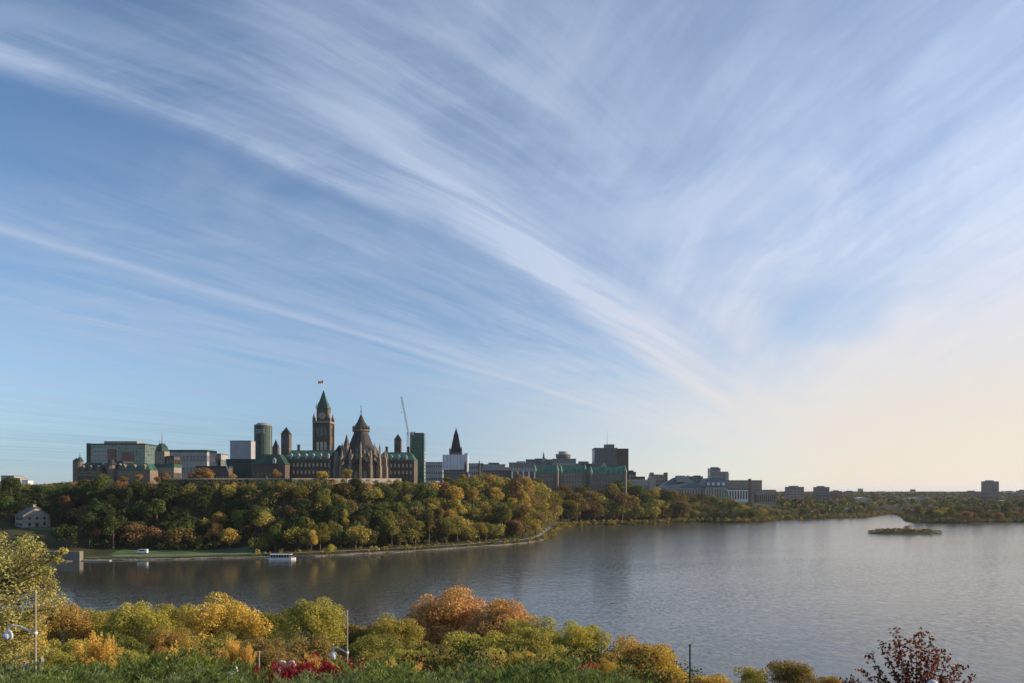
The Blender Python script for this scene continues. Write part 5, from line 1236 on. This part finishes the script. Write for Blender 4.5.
# big tree at the left edge, close by
rg = np.random.default_rng(303); Yt = 35.0
k = Yt/F; ctr = [(-14,560,26),(14,556,22),(-30,596,34),(8,590,30),(32,580,16),(-10,628,34),(26,622,20),(-46,560,30),(48,568,11),(56,557,7),(44,598,10),(-20,655,30),(18,650,20),(-4,538,13),(22,545,10),(54,607,8),(38,556,10),(-28,530,16),(4,575,24),(28,603,18),(46,585,9),(60,552,5),(-60,620,34),(10,612,24),(36,632,12)]
P_, U_, V_, cs = [], [], [], []
for px, py, r_ in ctr:
    for q in range(3):
        c0 = np.array([PX(px, Yt)+rg.normal()*r_*k*.35, Yt+rg.normal()*r_*k*.8, PZ(py, Yt)+rg.normal()*r_*k*.3]); rr_ = r_*k*rg.uniform(.5,.75); n_ = int(70+rr_**2*430)
        e_ = unit(rg.normal(size=(n_,3))); N_ = unit(e_+rg.normal(size=(n_,3))*.8+np.array([0,0,.5])); Uu = unit(np.cross(N_, rg.normal(size=(n_,3)))); Vv = np.cross(N_, Uu); s_ = .13*rg.uniform(.6,1.25,n_)[:,None]*.5
        P_.append(c0+e_*(rr_*(.25+.85*rg.random(n_)**.6))[:,None]); U_.append(Uu*s_); V_.append(Vv*s_); cs.append(c0)
cs = np.array(cs); x0, y0 = PX(-22, Yt), Yt+.5; g0 = hz(x0, y0)
e = thing('maple_tree', 'big yellow-green tree close by at the left edge of the view', 'tree', (x0, y0, g0))
off = np.array([x0, y0, g0])
o = bpy.data.objects.new('crown', quads_mesh('crown', np.vstack(P_)-off, np.vstack(U_), np.vstack(V_), M['leaf_fine'])); COL.objects.link(o); o.parent = e
o['tint_a'] = [.34,.36,.12]; o['tint_b'] = [.48,.38,.14]
tm = MB(); tp = Vector((0,0,-.4)); a_ = Vector((.1,0,3.0)); b__ = Vector((.3,-.2,6.0)); tm.path([tp, a_, b__, Vector((.2,0,8.4))], [.26,.2,.13,.05], 9)
for c0 in cs[::2]:
    q = Vector(c0-off); s0 = a_.lerp(b__, min(1, max(0, (q.z-2.2)/4.5))); mdl = s0.lerp(q, .5)+Vector((0,0,-.25)); tm.path([s0, mdl, q], [.07,.045,.012], 5)
tm.build('trunk', M['bark'], e)

# ---- feathery evergreen shrubs just under the wall of the terrace
def juniper(sd, R, n_st, nl, leaf, droop=.35, up=.6):
    rg = np.random.default_rng(sd); C, U, V = [], [], []; tm = MB()
    for i in range(n_st):
        a = rg.uniform(0, 6.28); el = rg.uniform(.15, 1.15)*up+.1; L = R*rg.uniform(.55, 1.1)
        d0 = np.array([cos(a)*cos(el), sin(a)*cos(el), sin(el)])
        t = np.sort(rg.random(nl))**.8; st = d0*L*t[:,None]; st[:,2] += droop*L*(t-t**2.2)
        side = unit(np.cross(d0, [0,0,1.0])); sgn = rg.choice([-1,1], nl)[:,None]
        tw = (1-t[:,None]*.75)*L*.20; lat = rg.random(nl)[:,None]
        pos = st + side*sgn*tw*lat + d0*tw*lat*.8 + rg.normal(size=(nl,3))*.015
        dr = unit(d0*1.0 + side*sgn*.8 + rg.normal(size=(nl,3))*.25 + np.array([0,0,.25])); s_ = leaf*rg.uniform(.6,1.3,nl)[:,None]
        nrm = unit(np.cross(dr, rg.normal(size=(nl,3)))); C.append(pos+dr*s_*.5); U.append(dr*s_*.5); V.append(nrm*s_*.13)
        tm.tube((0,0,0), tuple(st[-1]*.8), .02, .006, 4)
    return quads_mesh('foliage', np.vstack(C), np.vstack(U), np.vstack(V), M['leaf_fine']), tm.mesh('stem', M['bark'])
JUN = [juniper(401+i, 1.45, 40, 120, .165, .35, .85) for i in range(4)]
LVY = [juniper(421+i, 1.0, 46, 75, .15, .1, 1.0) for i in range(3)]
def shrub(px, ytop, Y, proto, i, size, a, b_, name, label, cat, group=None, hgt=1.0):
    me, st = proto[i % len(proto)]; x = PX(px, Y); top = PZ(ytop, Y); g = hz(x, Y)
    e = thing(name, label, cat, (x, Y, g), random.uniform(0, 6.28), group)
    # the plant stands on the slope; raise its crown on its stems when the slope drops away
    lift = max(0.0, top-g-1.05*size*hgt)
    f_ = bpy.data.objects.new('foliage', me); s_ = bpy.data.objects.new('stem', st)
    for o in (f_, s_): COL.objects.link(o); o.parent = e; o.scale = (size, size, size*hgt); o.location = (0, 0, min(lift, .9))
    f_['tint_a'] = list(a); f_['tint_b'] = list(b_); return e
JG = ((.065,.115,.035),(.24,.29,.080)); JB = ((.08,.13,.055),(.28,.33,.14)); LG = ((.11,.17,.035),(.20,.25,.06)); RD = ((.24,.018,.030),(.36,.05,.06))
jrow = []; rj = random.Random(31)
for px in range(-10, 640, 21):
    y_ = 672 + 4*sin(px*.031) + (14 if 245 < px < 350 else 0) + (-5 if 120 < px < 200 else 0) + (px-560)*.12*(px > 560)
    jrow.append((px+rj.uniform(-6,6), y_+rj.uniform(-3,3), rj.uniform(21.5, 24)))
for px in range(-20, 660, 26): jrow.append((px+rj.uniform(-8,8), 682+rj.uniform(-3,3)+(px-560)*.10*(px > 560), rj.uniform(18.0, 20.0)))
for i, (px, y_, Y) in enumerate(jrow):
    x = PX(px, Y); g = hz(x, Y); size = max(.36, min(1.15, (PZ(y_, Y)-g)/1.35))
    bl = rj.random() < .35; a, b_ = JB if bl else JG; w = 'bluish' if bl else 'green'
    e = shrub(px, y_, Y, JUN, i, size, a, b_, 'juniper_shrub', f'{w} feathery spreading juniper in the band at the foot of the view', 'shrub', 'junipers along the terrace foot')
for i, (px, y_, Y, lb) in enumerate(((150,655,25,'leafy mid-green shrub at the foot, left of three'),(178,650,26,'leafy mid-green shrub at the foot, middle of three'),(205,656,25,'leafy mid-green shrub at the foot, right of three'),(60,662,25,'leafy green shrub beneath the left lamp'))):
    shrub(px, y_, Y, LVY, i, 1.35, *LG, 'leafy_shrub', lb, 'shrub')
for i, (px, y_, Y, sz_, lb) in enumerate(((268,666,27,1.1,'bright red bush, leftmost of the red mound'),(286,663,27,1.3,'bright red bush beside the curved white lamp arms'),(303,660,28,1.4,'bright red bush at the centre of the red mound'),(320,657,28,1.5,'bright red bush just left of the middle lamp globe'),(338,659,28,1.3,'bright red bush right of the middle lamp globe'),(583,658,33,.9,'dark red bush beside the wide red-topped bush'),(592,664,31,.7,'small dark red bush behind the junipers'))):
    shrub(px, y_, Y, LVY, i, sz_, *RD, 'red_bush', lb, 'bush')
# leafy dark-red shrub standing free at the right
rg = np.random.default_rng(77); Ys = 13.0; x0 = PX(918, Ys); g0 = hz(x0, Ys); ks = Ys/F
tips = [(897,631),(913,636),(924,634),(884,645),(936,640),(902,648),(918,652),(872,656),(946,658),(890,662),(908,665),(928,662),(952,668),(866,672),(880,676),(900,680),(920,676),(940,676),(962,668),(974,679),(846,681),(858,683),(886,640),(930,648),(905,640),(940,650)]
C_, U_, V_ = [], [], []; tm = MB(); root = Vector((0,0,-.15))
for j, (px, py) in enumerate(tips):
    q = Vector((PX(px, Ys)-x0, rg.normal()*.14, PZ(py, Ys)-g0)); b1 = Vector((q.x*.30, q.y*.4, max(.15, q.z*.42)))
    tm.path([root, b1, q], [.014,.010,.004], 5)
    for t in np.linspace(.15, 1, 9):
        c0 = b1.lerp(q, t); n_ = 13 if t < .99 else 18
        c0 = np.array(c0)+rg.normal(size=(n_,3))*np.array([.045,.05,.035]); N_ = unit(rg.normal(size=(n_,3))+np.array([0,-.3,.4])); Uu = unit(np.cross(N_, rg.normal(size=(n_,3)))); Vv = np.cross(N_, Uu); s_ = .070*rg.uniform(.6,1.3,n_)[:,None]*.5
        C_.append(c0); U_.append(Uu*s_); V_.append(Vv*s_)
e = thing('red_leaved_shrub', 'open shrub with dark red leaves standing free against the water at right', 'shrub', (x0, Ys, g0))
o = bpy.data.objects.new('foliage', quads_mesh('foliage', np.vstack(C_), np.vstack(U_), np.vstack(V_), M['leaf_fine'])); COL.objects.link(o); o.parent = e
o['tint_a'] = [.20,.040,.030]; o['tint_b'] = [.10,.085,.028]
tm.build('stem', M['bark'], e)

# ---- lamp posts on the path below
def lamp(px, ytop, yarm, gpx, gy, Y, label, ybot=690):
    x = PX(px, Y); g = hz(x, Y); e = thing('lamp_post', label, 'lamp', (x, Y, g)); zt = PZ(ytop, Y)-g; za = PZ(yarm, Y)-g; gx_ = PX(gpx, Y)-x; gz = PZ(gy, Y)-g
    MB().tube((0,0,-.3), (0,0,zt), .050, .034, 10).tube((0,0,zt), (0,0,zt+.10), .055, .03, 8).tube((0,0,-.3), (0,0,.5), .10, .07, 10).tube((0,0,za-.12), (0,0,za+.12), .065, .065, 10).build('pole', M['galv'], e)
    top = gz+.34; pts_ = [(0,0,za), (gx_*.2,0,za+.05), (gx_*.55,0,top+.06), (gx_*.85,0,top+.12), (gx_,0,top+.04), (gx_,0,top-.10)]
    a_ = MB().path(pts_, [.045,.04,.036,.034,.036,.045], 8).ball((0,0,za), .085).build('arm', M['white'], e)
    l_ = MB().frust(gx_, 0, .06, .15, top-.10, top-.17, 14).build('lamp_cap', M['white'], e)
    MB().ball((gx_, 0, gz), .19, 16, 10, 1.08).build('lamp_globe', M['globe'], e)
lamp(35.5, 593, 633, 8, 636, 29, 'slim pole with a curved white arm holding a globe, leftmost lamp')
lamp(347.2, 612, 652.5, 333.5, 656.5, 34, 'slim pole with a curved white arm holding a globe in the middle foreground')
def low_lamp(px, y_, Y, label, arms=((.45,.1),)):
    x = PX(px, Y); g = hz(x, Y); e = thing('low_lamp', label, 'lamp', (x, Y, g)); zt = PZ(y_, Y)-g
    MB().tube((0,0,-.3), (0,0,zt), .07, .05, 8).build('pole', M['galv'], e)
    for ax, dz_ in arms:
        MB().path([(0,0,zt-.1),(ax*.3,0,zt+.22),(ax*.8,0,zt+.25),(ax,0,zt+dz_)], .045, 7).build('arm', M['white'], e)
        MB().ball((ax,0,zt+dz_-.16), .17, 12, 8).build('lamp_globe', M['globe'], e)
low_lamp(287, 667, 30, 'short post with two curved white arms above the red bushes', ((.35,.05),(-.35,-.05)))
low_lamp(238, 672, 30, 'short white globe lamp among the narrow golden trees', ((-.28,.05),))
x = PX(933, 12.5); g = hz(x, 12.5); e = thing('globe_light', 'pale round globe light peeking up by the dark red shrub', 'lamp', (x, 12.5, g)); zt = PZ(685.5, 12.5)-g
MB().tube((0,0,-.1), (0,0,zt-.08), .03, .03, 8).build('pole', M['lead'], e); MB().ball((0,0,zt), .105, 18, 12).build('lamp_globe', M['globe'], e)
for px, yt, Y, m_, r_, lb in ((690,645.5,30,'green_paint',.045,'thin dark green post standing alone at lower right'),(259,652,34,'galv',.05,'thin pale post left of the red bushes')):
    x = PX(px, Y); g = hz(x, Y); e = thing('thin_post', lb, 'post', (x, Y, g)); zt = PZ(yt, Y)-g
    MB().tube((0,0,-.3), (0,0,zt), r_, r_*.8, 8).build('post', M[m_], e); MB().ball((0,0,zt), r_*1.3, 8, 6).build('cap', M[m_], e)
# small rail near the foot of the left lamp
e = thing('leaning_stakes', 'pair of leaning pale wooden stakes under the left lamp post', 'stakes', (PX(28, 31), 31, hz(PX(28,31), 31)))
h_ = PZ(660, 31)-e.location.z
MB().tube((-.55,0,0), (-.15,.1,h_-.1), .16, .10, 6).build('stake', M['lime'], e); MB().tube((.15,.1,0), (.55,.15,h_+.02), .15, .09, 6).build('stake', M['lime'], e)
# ================================================================== thin autumn haze over the whole valley
hm = bpy.data.materials.new('haze_air'); hm.use_nodes = True; n = hm.node_tree; n.nodes.clear()
o_ = n.nodes.new('ShaderNodeOutputMaterial'); v_ = n.nodes.new('ShaderNodeVolumePrincipled'); n.links.new(v_.outputs[0], o_.inputs['Volume'])
v_.inputs['Color'].default_value = (.86, .90, .98, 1); v_.inputs['Density'].default_value = 0.000032; v_.inputs['Anisotropy'].default_value = .25
hzb = MB().box(-31000, 31000, -620, 45500, -11, 175).build('haze', hm); hzb['kind'] = 'stuff'; hzb['label'] = 'thin pale autumn haze lying over the river valley'; hzb['category'] = 'haze'
